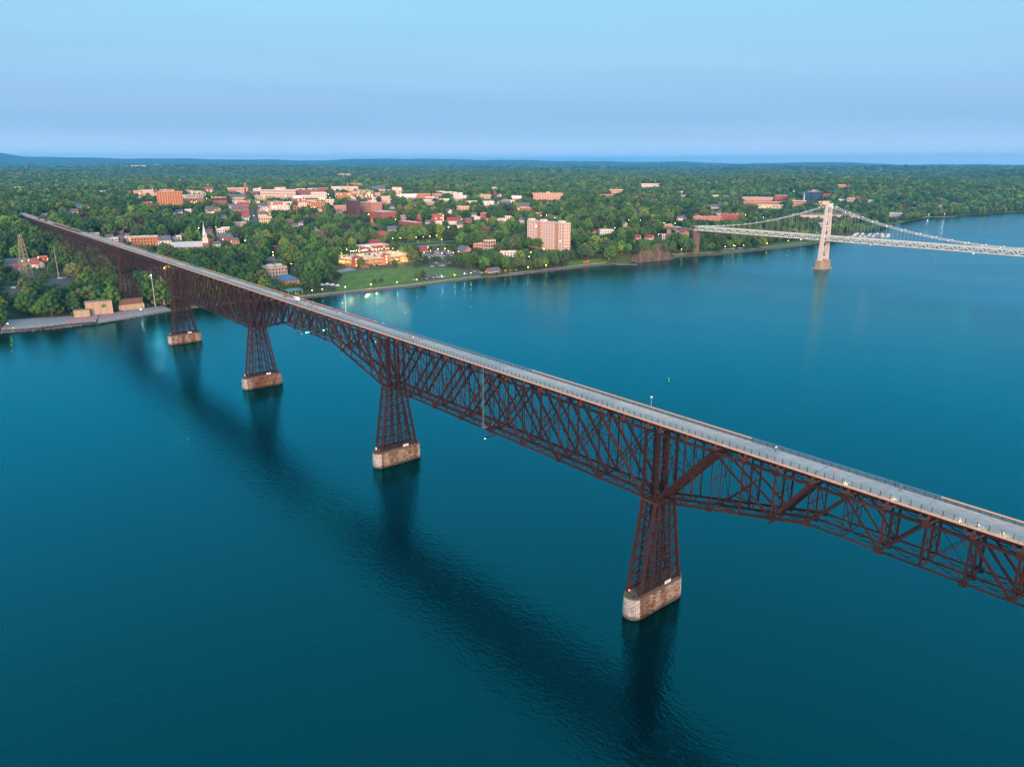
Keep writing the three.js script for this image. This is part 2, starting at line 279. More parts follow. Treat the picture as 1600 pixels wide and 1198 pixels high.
["house",0,"gable","white","slate",-1488.3,57.0,-128.4,7.4,7.2,8.2,1.49,2,0,0],
["house",0,"gable","white","brown",-1470.5,56.6,-130.3,7.3,7.0,8.2,1.467,2,0,0],
["house",0,"gable","peachwhite","slate",-1414.1,55.0,-90.4,9.3,7.9,7.8,1.401,2,0,0],
["house",0,"gable","white","brown",-1388.3,54.0,-94.1,10.3,10.2,8.8,1.397,2,0,0],
["low_building",0,"flat","white","pale",-1368.0,53.9,-44.1,14.3,11.0,4.2,1.352,2,0,0],
["low_building",0,"flat","brick","grey",-1488.6,54.3,-240.1,20.6,16.0,12.3,1.333,2,0,0],
["low_building",0,"flat","white","grey",-1620.3,54.3,-256.7,16.6,14.5,6.8,1.55,2,0,0],
["house",0,"gable","white","slate",-1858.8,51.3,-244.8,15.3,15.0,10.2,1.248,2,0,0],
["house",0,"gable","white","slate",-1844.8,52.1,-274.8,9.3,8.4,7.3,1.344,2,0,0],
["house",0,"gable","white","slate",-1362.3,49.4,-261.5,12.2,9.3,7.0,1.276,2,0,0],
["low_building",0,"flat","white","pale",-1377.9,50.2,-283.8,14.9,13.9,5.9,1.374,2,0,0],
["house",0,"gable","white","slate",-1401.6,50.9,-330.2,15.4,12.9,7.3,1.1,2,0,0],
["house",0,"gable","pinkbrick","slate",-1385.2,48.6,-378.4,18.2,13.7,8.7,1.154,2,0,0],
["house",0,"gable","brick","slate",-1360.6,46.9,-385.7,12.9,12.7,9.8,1.074,2,0,0],
["house",0,"gable","white","red",-1270.1,42.1,-350.8,14.5,11.8,9.3,1.406,2,0,0],
["low_building",0,"flat","beige","brown",-1159.7,35.4,-299.8,23.3,16.0,8.5,1.34,2,0,0],
["low_building",0,"flat","white","pale",-1073.2,34.0,-235.9,11.2,9.6,7.9,1.452,2,0,0],
["house",0,"gable","cream","slate",-1264.0,43.0,-308.5,9.5,7.4,6.8,1.399,2,0,0],
["house",0,"gable","brick","red",-960.5,29.5,-181.3,9.2,7.4,7.1,1.196,2,0,0],
["house",0,"gable","white","slate",-946.0,27.7,-185.6,10.0,8.3,6.2,1.487,2,0,0],
["house",0,"gable","white","slate",-989.7,34.3,-141.4,6.4,7.0,7.1,1.298,2,0,0],
["low_building",0,"flat","white","grey",-993.2,34.5,-149.0,7.3,7.0,7.2,1.494,2,0,0],
["house",0,"gable","brown","brown",-1006.9,35.5,-160.3,7.5,7.0,7.3,1.191,2,0,0],
["house",0,"gable","white","slate",-1016.9,35.6,-89.3,7.2,7.0,10.5,1.151,2,0,0],
["house",0,"gable","brick","slate",-1019.3,35.2,-81.6,10.8,10.5,7.9,1.542,2,0,0],
["low_building",0,"flat","white","grey",-1014.0,34.4,-71.3,8.9,7.0,7.8,1.228,2,0,0],
["house",0,"gable","white","slate",-1036.4,36.4,-69.7,9.9,8.8,7.9,1.51,2,0,0],
["low_building",0,"flat","white","pale",-1073.4,38.8,-59.1,12.0,10.2,6.3,1.25,2,0,0],
["house",0,"gable","brown","brown",-1064.7,39.3,-89.8,10.2,9.3,7.2,1.141,2,0,0],
["low_building",0,"flat","white","pale",-1107.4,34.7,-256.1,13.7,12.4,6.1,1.252,2,0,0],
["house",0,"gable","pinkbrick","slate",-1053.0,34.8,-211.5,10.9,9.7,7.7,1.052,2,0,0],
["low_building",0,"flat","brick","grey",-1466.5,49.7,-422.8,23.4,16.0,13.1,1.15,2,0,0],
["house",0,"gable","white","slate",-1502.3,47.5,-472.2,11.4,10.2,8.2,1.113,2,0,0],
["house",0,"gable","white","slate",-1431.1,47.4,-454.8,13.7,12.2,10.5,1.224,2,0,0],
["house",0,"gable","pinkbrick","slate",-1357.9,45.7,-417.0,13.0,10.0,7.5,0.976,2,0,0],
["house",0,"gable","white","brown",-1286.5,41.8,-392.3,16.2,13.2,9.5,0.978,2,0,0],
["low_building",0,"flat","cream","grey",-1200.7,35.3,-361.7,22.2,16.0,13.5,1.181,2,0,0],
["low_building",0,"flat","brick","blue",-1326.5,45.2,-375.1,10.1,8.5,9.6,1.296,2,0,0],
["house",0,"gable","white","slate",-1238.2,39.6,-340.8,9.5,8.3,9.1,1.213,2,0,0],
["low_building",0,"flat","pink","white",-1597.3,47.6,-477.2,9.0,7.9,7.2,1.429,2,0,0],
["low_building",0,"flat","brick","white",-1374.9,44.2,-497.6,8.2,7.0,11.7,0.95,2,0,0],
["low_building",0,"flat","white","pale",-1567.5,44.6,-565.2,21.3,16.0,10.1,1.259,2,0,0],
["low_building",0,"flat","cream","grey",-1614.7,45.8,-650.1,32.0,16.0,9.1,1.259,2,0,0],
["low_building",0,"flat","white","pale",-1655.5,47.5,-694.8,18.2,16.0,9.4,1.059,2,0,0],
["low_building",0,"flat","brick","grey",-1577.2,46.3,-672.4,12.7,10.0,7.5,0.954,2,0,0],
["house",0,"gable","pinkbrick","brown",-1209.0,34.4,-412.1,12.0,9.9,7.0,1.056,2,0,0],
["house",0,"gable","white","slate",-1165.0,31.1,-411.8,7.1,7.0,7.9,1.352,2,0,0],
["house",0,"gable","brown","brown",-1178.4,32.0,-424.9,8.4,7.4,6.9,1.305,2,0,0],
["house",0,"gable","white","slate",-1091.8,27.1,-408.7,11.3,8.9,7.6,0.882,2,0,0],
["house",0,"gable","brick","brown",-1032.1,25.0,-385.5,10.7,10.4,7.3,1.125,2,0,0],
["low_building",0,"flat","brown","grey",-908.0,20.7,-254.6,9.2,8.0,6.3,1.114,2,0,0],
["house",0,"gable","white","slate",-1092.2,28.9,-518.7,9.5,7.6,6.9,1.232,2,0,0],
["house",0,"gable","white","slate",-1289.8,46.4,-679.0,11.3,9.9,6.7,1.156,2,0,0],
["house",0,"gable","brick","brown",-1257.8,45.8,-695.1,9.8,8.7,8.0,1.026,2,0,0],
["low_building",0,"flat","white","pale",-1033.7,30.5,-624.2,12.1,8.9,7.0,0.965,2,0,0],
["house",0,"gable","white","slate",-1063.9,31.3,-620.2,9.8,9.7,5.9,1.185,2,0,0],
["low_building",0,"flat","white","grey",-1016.3,30.7,-642.4,14.5,11.7,5.8,1.121,2,0,0],
["house",0,"gable","white","slate",-1088.2,37.6,-746.4,11.8,11.0,7.5,0.993,2,0,0],
["low_building",0,"flat","white","grey",-1032.2,34.6,-713.4,11.3,10.6,7.2,0.703,2,0,0],
["low_building",0,"flat","pinkbrick","white",-992.9,33.4,-708.5,9.8,9.6,7.1,0.7,2,0,0],
["low_building",0,"flat","white","red",-993.9,34.4,-740.4,22.4,16.0,4.8,0.761,2,0,0],
["house",0,"gable","white","slate",-929.0,33.2,-739.6,12.0,10.3,10.4,0.728,2,0,0],
["low_building",0,"flat","white","grey",-1017.1,35.0,-777.0,12.8,12.8,6.1,1.047,2,0,0],
["house",0,"gable","amber","slate",-1357.9,39.4,-1041.3,16.5,15.7,7.9,0.991,2,0,0],
["low_building",0,"flat","white","blue",-1920.9,43.4,-1462.7,18.0,16.0,19.0,0.845,2,0,0],
["house",0,"gable","brick","red",-1665.1,49.7,-1262.8,13.8,13.5,9.3,0.84,2,0,0],
["house",0,"gable","white","slate",-1657.6,42.6,-1540.9,21.2,16.0,12.2,0.945,2,0,0],
["low_building",0,"flat","tan","pale",-979.8,33.8,-872.9,13.1,9.4,5.0,0.96,2,0,0],
["low_building",0,"flat","peachwhite","white",-1819.0,51.2,-2157.1,74.4,16.0,14.4,0.91,2,0,0],
["low_building",0,"flat","peach","white",-1561.3,44.0,-1682.8,44.9,16.0,16.1,0.654,2,0,0],
["low_building",0,"flat","orange","orange",-1450.3,36.6,-1512.8,47.3,16.0,14.9,0.897,2,0,0],
["house",0,"gable","white","slate",-1315.1,31.7,-1530.1,26.4,16.0,12.5,0.899,2,0,0],
["house",0,"gable","white","slate",-1285.1,31.2,-1526.8,20.5,16.0,12.4,0.606,2,0,0],
["low_building",0,"flat","white","grey",-1271.7,31.1,-1540.3,11.2,9.5,10.6,0.578,2,0,0],
["house",0,"gable","pink","brown",-969.6,34.4,-1047.0,8.4,8.1,9.3,0.865,2,0,0],
["house",0,"gable","brick","slate",-989.4,34.6,-1123.3,14.5,13.6,6.9,0.781,2,0,0],
["low_building",0,"flat","white","maroon",-724.9,27.4,-745.9,23.5,16.0,8.3,0.987,2,0,0],
["house",0,"gable","white","maroon",-670.3,23.0,-759.9,12.5,11.1,6.1,0.505,2,0,0],
["house",0,"gable","white","maroon",-667.6,20.4,-788.4,12.7,11.4,7.2,0.456,2,0,0],
["low_building",0,"flat","peachwhite","maroon",-662.1,17.3,-830.2,24.7,16.0,10.4,0.921,2,0,0],
["house",0,"gable","white","maroon",-671.6,19.0,-873.5,15.5,10.9,11.8,0.873,2,0,0],
["house",0,"gable","peachwhite","maroon",-684.6,21.2,-911.4,11.4,8.5,11.0,0.88,2,0,0],
["low_building",0,"flat","orange","white",-741.7,28.0,-927.4,16.5,13.0,5.7,0.843,2,0,0],
["low_building",0,"flat","pale","pale",-719.5,26.4,-922.3,22.1,16.0,4.5,0.609,2,0,0],
["house",0,"gable","peachwhite","slate",-1043.7,28.2,-1457.7,21.7,16.0,9.5,0.395,2,0,0],
["house",0,"gable","white","slate",-1037.1,27.4,-1485.3,23.5,16.0,11.2,0.738,2,0,0],
["house",0,"gable","white","slate",-1087.1,28.4,-1579.7,15.9,12.4,10.1,0.67,2,0,0],
["low_building",0,"flat","white","pale",-1474.7,41.0,-1899.2,19.8,14.6,10.3,0.859,2,0,0],
["low_building",0,"flat","cream","grey",-1352.3,36.3,-1766.6,24.5,16.0,9.6,0.698,2,0,0],
["low_building",0,"flat","white","blue",-1316.4,32.4,-1876.2,20.8,16.0,11.8,0.636,2,0,0],
["low_building",0,"flat","brown","grey",-1302.3,31.7,-1916.1,39.7,16.0,9.9,0.758,2,0,0],
["low_building",0,"flat","white","pale",-1277.0,31.2,-1961.1,16.8,12.9,6.0,0.747,2,0,0],
["low_building",0,"flat","pale","blue",-888.5,18.0,-1461.8,11.0,9.4,7.5,0.765,2,0,0],
["low_building",0,"flat","white","white",-1037.6,26.1,-2144.8,28.5,16.0,7.7,0.676,2,0,0],
["low_building",0,"flat","pink","white",-1004.7,23.8,-2134.7,22.1,16.0,15.3,0.576,2,0,0],
["house",0,"gable","pink","red",-1037.5,28.9,-2249.5,18.8,16.0,7.9,0.254,2,0,0],
["low_building",0,"flat","white","pale",-978.9,24.2,-2211.8,24.4,16.0,7.7,0.333,2,0,0],
["low_building",0,"flat","brick","brick",-850.0,12.6,-2144.5,9.6,8.1,11.0,0.264,2,0,0],
["low_building",0,"flat","white","pale",-829.7,10.9,-2168.0,19.1,16.0,5.5,0.211,2,0,0],
["low_building",0,"flat","white","white",-801.4,11.4,-2283.4,9.8,8.2,9.4,0.261,2,0,0],
["low_building",0,"flat","pale","blue",-757.8,3.0,-1889.3,32.6,16.0,13.2,0.556,2,0,0],
["low_building",0,"flat","pale","blue",-697.5,4.5,-1402.1,19.7,16.0,12.2,0.679,2,0,0],
["house",0,"gable","white","slate",-654.6,3.6,-1321.5,14.7,13.7,7.8,0.708,2,0,0],
["low_building",0,"flat","amber","white",-1263.0,55.2,-2572.5,29.0,16.0,11.4,0.718,2,0,0],
["house",0,"gable","white","red",-1259.3,56.7,-2617.8,14.7,12.6,9.2,0.37,2,0,0],
["low_building",0,"flat","peachwhite","white",-1270.8,46.2,-2263.7,15.8,15.4,6.4,0.744,2,0,0],
["low_building",0,"flat","white","pale",-712.4,11.0,-517.7,10.3,8.0,6.5,0.762,2,0,0],
["low_building",0,"flat","white","white",-699.9,10.1,-522.6,13.0,11.6,8.2,0.753,2,0,0],
["low_building",0,"flat","pinkbrick","slate",-782.3,14.1,-526.0,15.8,14.4,8.7,0.767,2,0,0],
["house",0,"gable","brick","maroon",-818.9,13.5,-449.1,12.6,12.0,4.7,0.903,2,0,0],
["house",0,"gable","white","maroon",-749.6,28.5,-744.8,7.6,7.4,4.2,0.64,2,0,0],
["low_building",0,"flat","peachwhite","white",-4094.8,63.2,-299.8,27.2,16.0,11.4,1.375,2,0,0],
["low_building",0,"flat","white","white",-4073.9,63.1,-326.0,36.2,16.0,11.4,1.284,2,0,0],
["low_building",0,"flat","peachwhite","pale",-4102.7,65.0,-363.9,27.5,16.0,8.6,1.28,2,0,0],
["low_building",0,"flat","cream","white",-4086.4,64.5,-415.4,33.8,16.0,8.7,1.68,2,0,0],
["low_building",0,"flat","white","white",-4086.8,63.8,-459.6,46.5,16.0,11.7,1.493,2,0,0],
["low_building",0,"flat","pink","white",-6351.4,65.6,-597.4,32.6,16.0,13.1,1.437,2,0,0],
["house",0,"gable","white","red",-6363.1,65.0,-650.8,37.5,16.0,13.2,1.213,2,0,0],
["low_building",0,"flat","white","pale",-2982.5,50.5,-427.4,16.6,15.0,8.9,1.356,2,0,0],
["low_building",0,"flat","white","blue",-3055.5,52.9,-330.6,11.8,8.3,6.7,1.528,2,0,0],
["house",0,"gable","white","slate",-3946.0,50.9,-877.2,16.2,12.5,15.2,1.118,2,0,0],
["house",0,"gable","white","slate",-2826.3,53.4,-572.3,18.8,16.0,11.1,1.241,2,0,0],
["house",0,"gable","peach","red",-3884.3,43.4,-1031.1,29.7,16.0,12.4,1.401,2,0,0],
["house",0,"gable","white","slate",-3886.1,42.5,-1078.2,23.3,16.0,12.5,1.22,2,0,0],
["house",0,"gable","white","red",-2348.2,53.4,-644.7,29.1,16.0,13.7,1.074,2,0,0],
["low_building",0,"flat","pink","white",-3417.3,53.1,-1146.7,42.8,16.0,8.6,1.414,2,0,0],
["low_building",0,"flat","pink","white",-4699.5,33.9,-1876.7,60.3,16.0,16.1,1.287,2,0,0],
["low_building",0,"flat","peach","white",-5097.0,50.1,-2557.7,94.0,16.0,18.4,1.123,2,0,0],
["low_building",0,"flat","white","white",-1661.9,49.1,-786.4,12.0,11.1,6.5,0.993,2,0,0],
["house",0,"gable","brick","red",-1134.7,34.5,-2222.1,30.0,16.0,10.1,0.617,2,0,0],
["low_building",0,"flat","pink","white",-7699.6,110.1,-1656.1,79.7,16.0,11.4,1.511,2,0,0],
["low_building",0,"flat","white","white",-7616.9,110.0,-1764.9,122.7,16.0,17.1,1.2,2,0,0],
["low_building",0,"flat","white","white",-15495.0,114.0,-4077.6,125.7,16.0,23.3,1.218,2,0,0],
["townhouse",0,"gable","peachwhite","slate",-828.0,12.4,-1544.6,12.0,11.0,12.7,0.511,3,0,0],
["townhouse",0,"gable","peachwhite","slate",-822.5,11.7,-1558.5,12.0,11.0,13.0,0.505,3,0,0],
["townhouse",0,"gable","peachwhite","slate",-816.9,11.1,-1572.5,12.0,11.0,13.4,0.499,3,0,0],
["townhouse",0,"gable","peachwhite","slate",-811.3,10.5,-1586.6,12.1,11.0,13.7,0.494,3,0,0],
["townhouse",0,"gable","peachwhite","slate",-809.5,9.9,-1607.8,12.1,11.0,13.5,0.488,3,0,0],
["townhouse",0,"gable","peachwhite","slate",-808.3,9.2,-1630.6,12.2,11.0,13.3,0.482,3,0,0],
["townhouse",0,"gable","peachwhite","slate",-807.1,8.6,-1653.5,12.3,11.0,13.1,0.476,3,0,0],
["townhouse",0,"gable","peachwhite","slate",-805.7,7.9,-1676.6,12.4,11.0,12.8,0.471,3,0,0],
["townhouse",0,"gable","peachwhite","slate",-804.2,7.3,-1699.8,12.5,11.0,12.6,0.465,3,0,0],
["townhouse",0,"gable","peachwhite","slate",-802.9,6.6,-1723.8,12.6,11.0,12.4,0.459,3,0,0],
["townhouse",0,"gable","peachwhite","slate",-801.7,5.9,-1748.4,12.7,11.0,12.2,0.454,3,0,0],
["townhouse",0,"gable","peachwhite","slate",-800.3,5.2,-1773.0,12.8,11.0,11.9,0.448,3,0,0]
];
// places on the ground, x and z in metres
const LAWNS = [[[-628.3,-204.4],[-617.3,-296.7],[-711.5,-356.6],[-707.5,-253.8]],[[-617.3,-296.7],[-625.2,-357.7],[-688.8,-392.2],[-711.5,-356.6]],[[-625.2,-357.7],[-628.5,-420.8],[-657.8,-427.5],[-688.8,-392.2]],[[-614.3,-551.0],[-604.0,-637.7],[-622.7,-623.5],[-633.1,-572.7]],[[-609.9,-707.2],[-612.6,-757.5],[-635.6,-782.3],[-627.0,-743.4]],[[-601.5,-774.1],[-583.1,-870.9],[-592.9,-874.1],[-606.2,-794.4]],[[-584.7,-873.1],[-571.6,-948.6],[-587.8,-965.9],[-596.5,-886.3]],[[-574.2,-952.7],[-573.0,-1167.4],[-597.6,-1181.4],[-593.8,-986.8]],[[-908.6,-580.3],[-897.5,-610.1],[-923.9,-626.0],[-940.3,-610.3]],[[-637.6,-1411.4],[-700.9,-1824.2],[-725.2,-1792.4],[-694.7,-1495.8]]];
const LOTS = [[[-629.9,-308.3],[-631.5,-355.4],[-653.1,-368.4],[-657.3,-331.5]],[[-748.4,-396.7],[-735.9,-438.0],[-788.5,-487.1],[-811.9,-439.3]],[[-694.9,-376.9],[-693.9,-409.4],[-713.3,-425.3],[-726.0,-402.0]],[[-632.9,-379.0],[-629.3,-419.4],[-647.1,-422.5],[-655.4,-401.5]],[[-790.0,47.2],[-763.8,34.6],[-836.6,11.9],[-840.6,40.5]],[[-790.8,90.4],[-774.7,81.3],[-822.2,66.6],[-827.0,85.9]],[[-589.5,-881.8],[-577.8,-941.0],[-589.8,-953.6],[-599.9,-900.0]],[[-656.5,-476.1],[-656.1,-510.5],[-681.4,-522.6],[-682.0,-497.1]],[[-675.4,-1443.5],[-711.8,-1628.2],[-727.5,-1590.7],[-704.6,-1471.3]],[[-698.5,-241.4],[-708.7,-279.3],[-737.6,-281.3],[-719.9,-253.3]],[[-1033.1,-1957.5],[-980.7,-1942.1],[-1037.3,-2046.7],[-1079.4,-2047.4]],[[-919.3,-319.9],[-937.7,-377.0],[-970.1,-390.6],[-951.2,-343.8]],[[-832.1,-60.1],[-780.9,-71.9],[-831.5,-87.0],[-869.7,-77.7]],[[-1680.4,-411.7],[-1472.1,-378.8],[-1599.0,-423.0],[-1764.1,-445.3]]];
const ROADS = [[7,[[-697.9,-234.3],[-711.8,-281.0],[-717.7,-340.7],[-695.7,-386.7],[-669.4,-409.7],[-639.7,-419.0]]],[6,[[-652.3,-519.1],[-671.5,-533.5],[-690.8,-547.9],[-710.7,-551.4],[-740.9,-545.4]]],[9,[[-1013.4,-268.0],[-1151.2,-324.9],[-1263.3,-365.1],[-1391.7,-410.8],[-1722.7,-532.8]]],[8,[[-655.0,-1336.4],[-687.5,-1511.0],[-722.8,-1677.3],[-753.3,-1847.6]]],[7,[[-1426.4,-246.7],[-1490.6,-279.3],[-1548.4,-331.8],[-1551.5,-385.9]]],[8,[[-840.8,84.2],[-837.5,60.8],[-833.9,36.7],[-840.1,11.2]]],[7,[[-858.6,57.7],[-861.2,19.0],[-876.0,-24.8]]],[8,[[-838.8,-1366.7],[-861.8,-1451.0],[-889.9,-1568.3],[-937.4,-1710.6]]]];
const PATHPX = [[-625.9,-160.8],[-625.5,-171.6],[-625.0,-182.6],[-624.3,-193.7],[-623.5,-205.0],[-622.8,-216.4],[-622.1,-228.0],[-621.1,-239.7],[-620.2,-251.6],[-619.2,-263.6],[-618.2,-275.9],[-617.1,-288.3],[-617.6,-301.9],[-618.3,-315.9],[-619.0,-330.2],[-619.7,-344.8],[-620.4,-359.7],[-620.9,-374.8],[-621.5,-390.2],[-621.6,-405.6],[-616.3,-449.0],[-615.1,-464.5],[-614.0,-480.3],[-613.7,-497.2],[-613.4,-514.4],[-613.1,-532.0],[-612.8,-550.0],[-612.4,-568.3],[-612.0,-587.0],[-609.9,-604.2],[-607.5,-621.6]];
const PATHPX2 = [[-601.6,-766.0],[-599.6,-792.0],[-593.4,-813.1],[-587.1,-834.5],[-582.7,-859.1],[-580.0,-886.9],[-577.3,-915.5],[-574.8,-945.1],[-573.7,-977.9],[-572.5,-1011.7],[-571.2,-1046.6],[-572.9,-1087.7],[-575.2,-1131.7]];
const SHORELAMPS = [[-626.2,-176.8],[-625.6,-188.5],[-623.9,-215.6],[-621.5,-246.8],[-618.8,-280.0],[-618.9,-307.4],[-620.7,-344.8],[-621.6,-364.7],[-623.2,-380.9],[-623.6,-391.3],[-616.0,-481.4],[-615.4,-513.3],[-602.3,-789.7],[-606.2,-796.7],[-584.6,-880.7],[-582.4,-904.3],[-587.9,-909.1],[-578.6,-923.5],[-575.3,-989.1],[-573.0,-1052.5],[-574.4,-1097.3],[-628.5,-2.7],[-628.3,104.2]];
const CITYLAMPS = [[-1081.7,-206.1],[-1104.1,-240.2],[-961.9,-200.7],[-951.7,-229.1],[-936.7,-203.3],[-1579.1,-445.8],[-4345.6,-1363.3],[-1546.6,-348.3],[-1764.1,-445.3],[-1824.1,-476.3],[-1248.5,-359.2],[-1682.7,-730.6],[-1764.0,-765.9],[-1694.8,-751.3],[-826.4,-218.1],[-755.9,-211.5],[-861.3,-231.9],[-967.0,-819.9],[-987.5,-852.0],[-929.2,-820.5],[-897.9,-359.3],[-837.9,-330.7],[-900.2,-444.3],[-897.9,-457.1],[-896.2,-469.1],[-892.7,-483.8],[-891.2,-496.2],[-890.2,-507.9],[-888.5,-520.6],[-849.9,-503.9],[-1046.0,-706.1],[-1063.9,-639.1],[-1100.9,-572.9],[-947.1,-714.6],[-1027.2,-805.2],[-1152.6,-892.4],[-1474.5,-1094.2],[-1581.8,-1086.0],[-1327.0,-1000.0],[-732.9,-776.2],[-821.1,-910.6],[-795.5,-913.8],[-747.5,-923.5],[-739.0,-944.2],[-721.1,-966.0],[-665.2,-808.3],[-864.7,-1359.9],[-786.0,-1245.6],[-825.7,-1372.1],[-814.7,-1365.2],[-997.4,-1784.2],[-968.5,-1821.6],[-1214.9,-1875.6],[-1300.2,-1850.3],[-1272.3,-1824.7],[-809.2,-1016.8],[-1203.3,-572.4],[-1360.3,-527.8],[-4852.6,-1788.7],[-5250.9,-2003.2],[-4831.6,-1708.2],[-5196.5,-2070.8],[-1148.2,-1903.3],[-2481.7,-326.7],[-1454.7,-77.5],[-2910.4,-389.8],[-951.6,-588.1],[-2078.5,-1223.1],[-928.6,33.6],[-914.7,52.4],[-914.0,45.9],[-910.0,26.7],[-827.0,-27.3],[-833.8,-35.8],[-676.8,-539.4],[-659.3,-520.5],[-741.0,-457.4],[-736.8,-445.4],[-765.6,-354.7],[-753.9,-337.8],[-746.0,-313.9],[-731.5,-349.1],[-767.8,-415.9],[-775.3,-431.9],[-777.3,-446.8],[-780.1,-461.2],[-805.3,-447.5],[-747.1,-432.6],[-738.6,-389.3],[-759.2,-452.2]];
const FLOODS = [[-818.2,-327.2],[-816.8,-330.5],[-818.3,-335.3],[-819.7,-340.1],[-820.1,-347.5],[-821.3,-353.2],[-820.6,-363.2],[-821.7,-369.0],[-822.8,-374.9],[-856.6,-373.0],[-855.1,-376.5]];
const GARAGE = [[-767.6,-275.9],[-725.5,-284.8],[-753.9,-383.5],[-832.3,-395.5]];
const PLATFORM = [[-856.8,-430.4],[-848.6,-531.6]];
const PYLON = [[-854.1,57.1]];
const POLES = [[-836.5,29.3],[-892.2,21.2],[-850.2,68.7],[-857.6,80.4],[-842.7,38.3],[-848.6,12.1],[-606.9,-738.1],[-697.4,-252.8],[-701.4,-288.7],[-686.0,-343.3],[-644.6,-367.4],[-652.4,-413.9],[-654.9,-558.0],[-971.9,-1035.5],[-957.0,-1330.1],[-956.5,-385.8]];
const BLOCKS = [[-640.3,29.7],[-637.8,45.2],[-662.3,-29.1]];
const PYLONSM = [[-600.2,-799.7]];
const TENTS = [[-655.3,-203.0],[-655.6,-209.5],[-650.4,-213.3],[-645.0,-216.9]];
const CANOPY = [[-640.9,-161.7]];
const PLAY = [[-610.7,-591.6]];
const DOCKS = [[-579.3,-644.6],[-727.8,-2021.0],[-611.3,-439.0]];
const MARINA = [[-586.9,-1279.2],[-523.5,-1353.6],[-575.0,-1469.4],[-631.4,-1427.3]];
const LEFTCARS = [[-832.7,29.3],[-830.4,25.9],[-835.0,21.2],[-837.0,18.3],[-801.4,38.6],[-796.7,37.0],[-787.5,33.8],[-805.4,86.3],[-809.9,76.5],[-810.6,71.8]];
const BRUSH = [[-759.9,94.2],[-720.1,83.3],[-680.0,73.4]];
const STRIP = [[-626.5,110.5],[-618.6,83.2],[-619.0,61.0],[-614.7,38.7],[-623.8,4.2]];
const STEEPLE = [[-928.5,-162.7]];
const BUOY = [[-162.4,-211.0]];
// ---------------------------------------------------------------- the steel truss bridge
const rust = texture(256, (i) => { const t = sst(0.52, 0.72, N1[i]) * 0.8, u = 0.75 + 0.5 * (N2[i] - 0.5); return [u * (0.55 + 0.45 * t), u * (0.50 + 0.22 * t), u * (0.50 + 0.05 * t)]; }, false, 1 / 7);
const STEEL = [[0.064, 0.021, 0.018], [0.044, 0.016, 0.015], [0.092, 0.029, 0.021], [0.055, 0.024, 0.022], [0.110, 0.040, 0.024]].map(([r, g, b]) => mat(r, g, b, 0.62, { map: rust }));
const STEEL_RUST = mat(0.19, 0.065, 0.03, 0.8, { map: rust });
const CONCRETE = mat(0.37, 0.39, 0.40, 0.8, { map: mottle });
const FASCIA = mat(0.54, 0.41, 0.33, 0.85, { map: mottle });
const RAIL_STEEL = mat(0.07, 0.045, 0.04, 0.6);
const TZ = [4.66, 0, -4.66], YT = 61.6, YB = 39.4, YS = 51.0, DECK = 64.4, DW = 3.7, HX = 2.5;
const PIERS = [167, 0, -160, -327, -487, -654], WEST = 300, EAST = -1296;

const bridge = thing('truss_bridge', 'long dark rust brown steel truss bridge crossing the whole river', 'bridge');
const members = {};
function mem(kind, A, B, w, h = w, m) { (members[kind] ||= []).push({ A, B, w, h, m: m || STEEL[(members[kind].length * 7 + (members[kind].length >> 2)) % 5], d: Math.min(A.distanceTo(EYE), B.distanceTo(EYE)) / Math.sqrt(Math.max(w, h) * A.distanceTo(B)) }); }
function pair(kind, A, B, w, gap) { for (const s of [-1, 1]) mem(kind, V(A.x, A.y, A.z + s * gap), V(B.x, B.y, B.z + s * gap), w, w); }

function crossFrames(x, yb, heavy) {   // between the three trusses at one panel point
  for (const [a, b] of [[0, 1], [1, 2]]) {
    mem('sway_brace', V(x, yb + 0.3, TZ[a]), V(x, YT - 0.3, TZ[b]), 0.13); mem('sway_brace', V(x, YT - 0.3, TZ[a]), V(x, yb + 0.3, TZ[b]), 0.13);
    mem('cross_strut', V(x, (yb + YT) / 2, TZ[a]), V(x, (yb + YT) / 2, TZ[b]), 0.18, 0.26);
  }
  mem('cross_strut', V(x, yb, 4.3), V(x, yb, -4.3), heavy ? 0.45 : 0.28, heavy ? 0.5 : 0.3);
}
function laterals(x0, x1, y0, y1) {
  for (const [a, b] of [[0, 1], [1, 2]]) { mem('lateral_brace', V(x0, y0 - 0.15, TZ[a]), V(x1, y1 - 0.15, TZ[b]), 0.14); mem('lateral_brace', V(x0, y0 + 0.15, TZ[b]), V(x1, y1 + 0.15, TZ[a]), 0.14); }
}
function gusset(x, y) { for (const z of TZ) mem('gusset_plate', V(x - 0.85, y, z), V(x + 0.85, y, z), 0.74, 1.5); }
function floorAt(x) {   // brackets, floor beam and knees that carry the deck
  mem('floor_beam', V(x, 63.05, 4.5), V(x, 63.05, -4.5), 0.4, 1.15, STEEL_RUST);
  for (const z of TZ) {
    mem('deck_post', V(x, YT + 0.35, z), V(x, 62.5, z), 0.75, 0.6, STEEL_RUST);
    for (const s of [-1, 1]) mem('knee_bracket', V(x + s * 0.3, 62.0, z), V(x + s * 2.0, 63.35, z * 0.9), 0.3, 0.3, STEEL_RUST);
  }
}
function topChord(x0, x1, z) { mem('top_chord', V(x0, YT, z), V(x1, YT, z), 0.55, 0.72); }
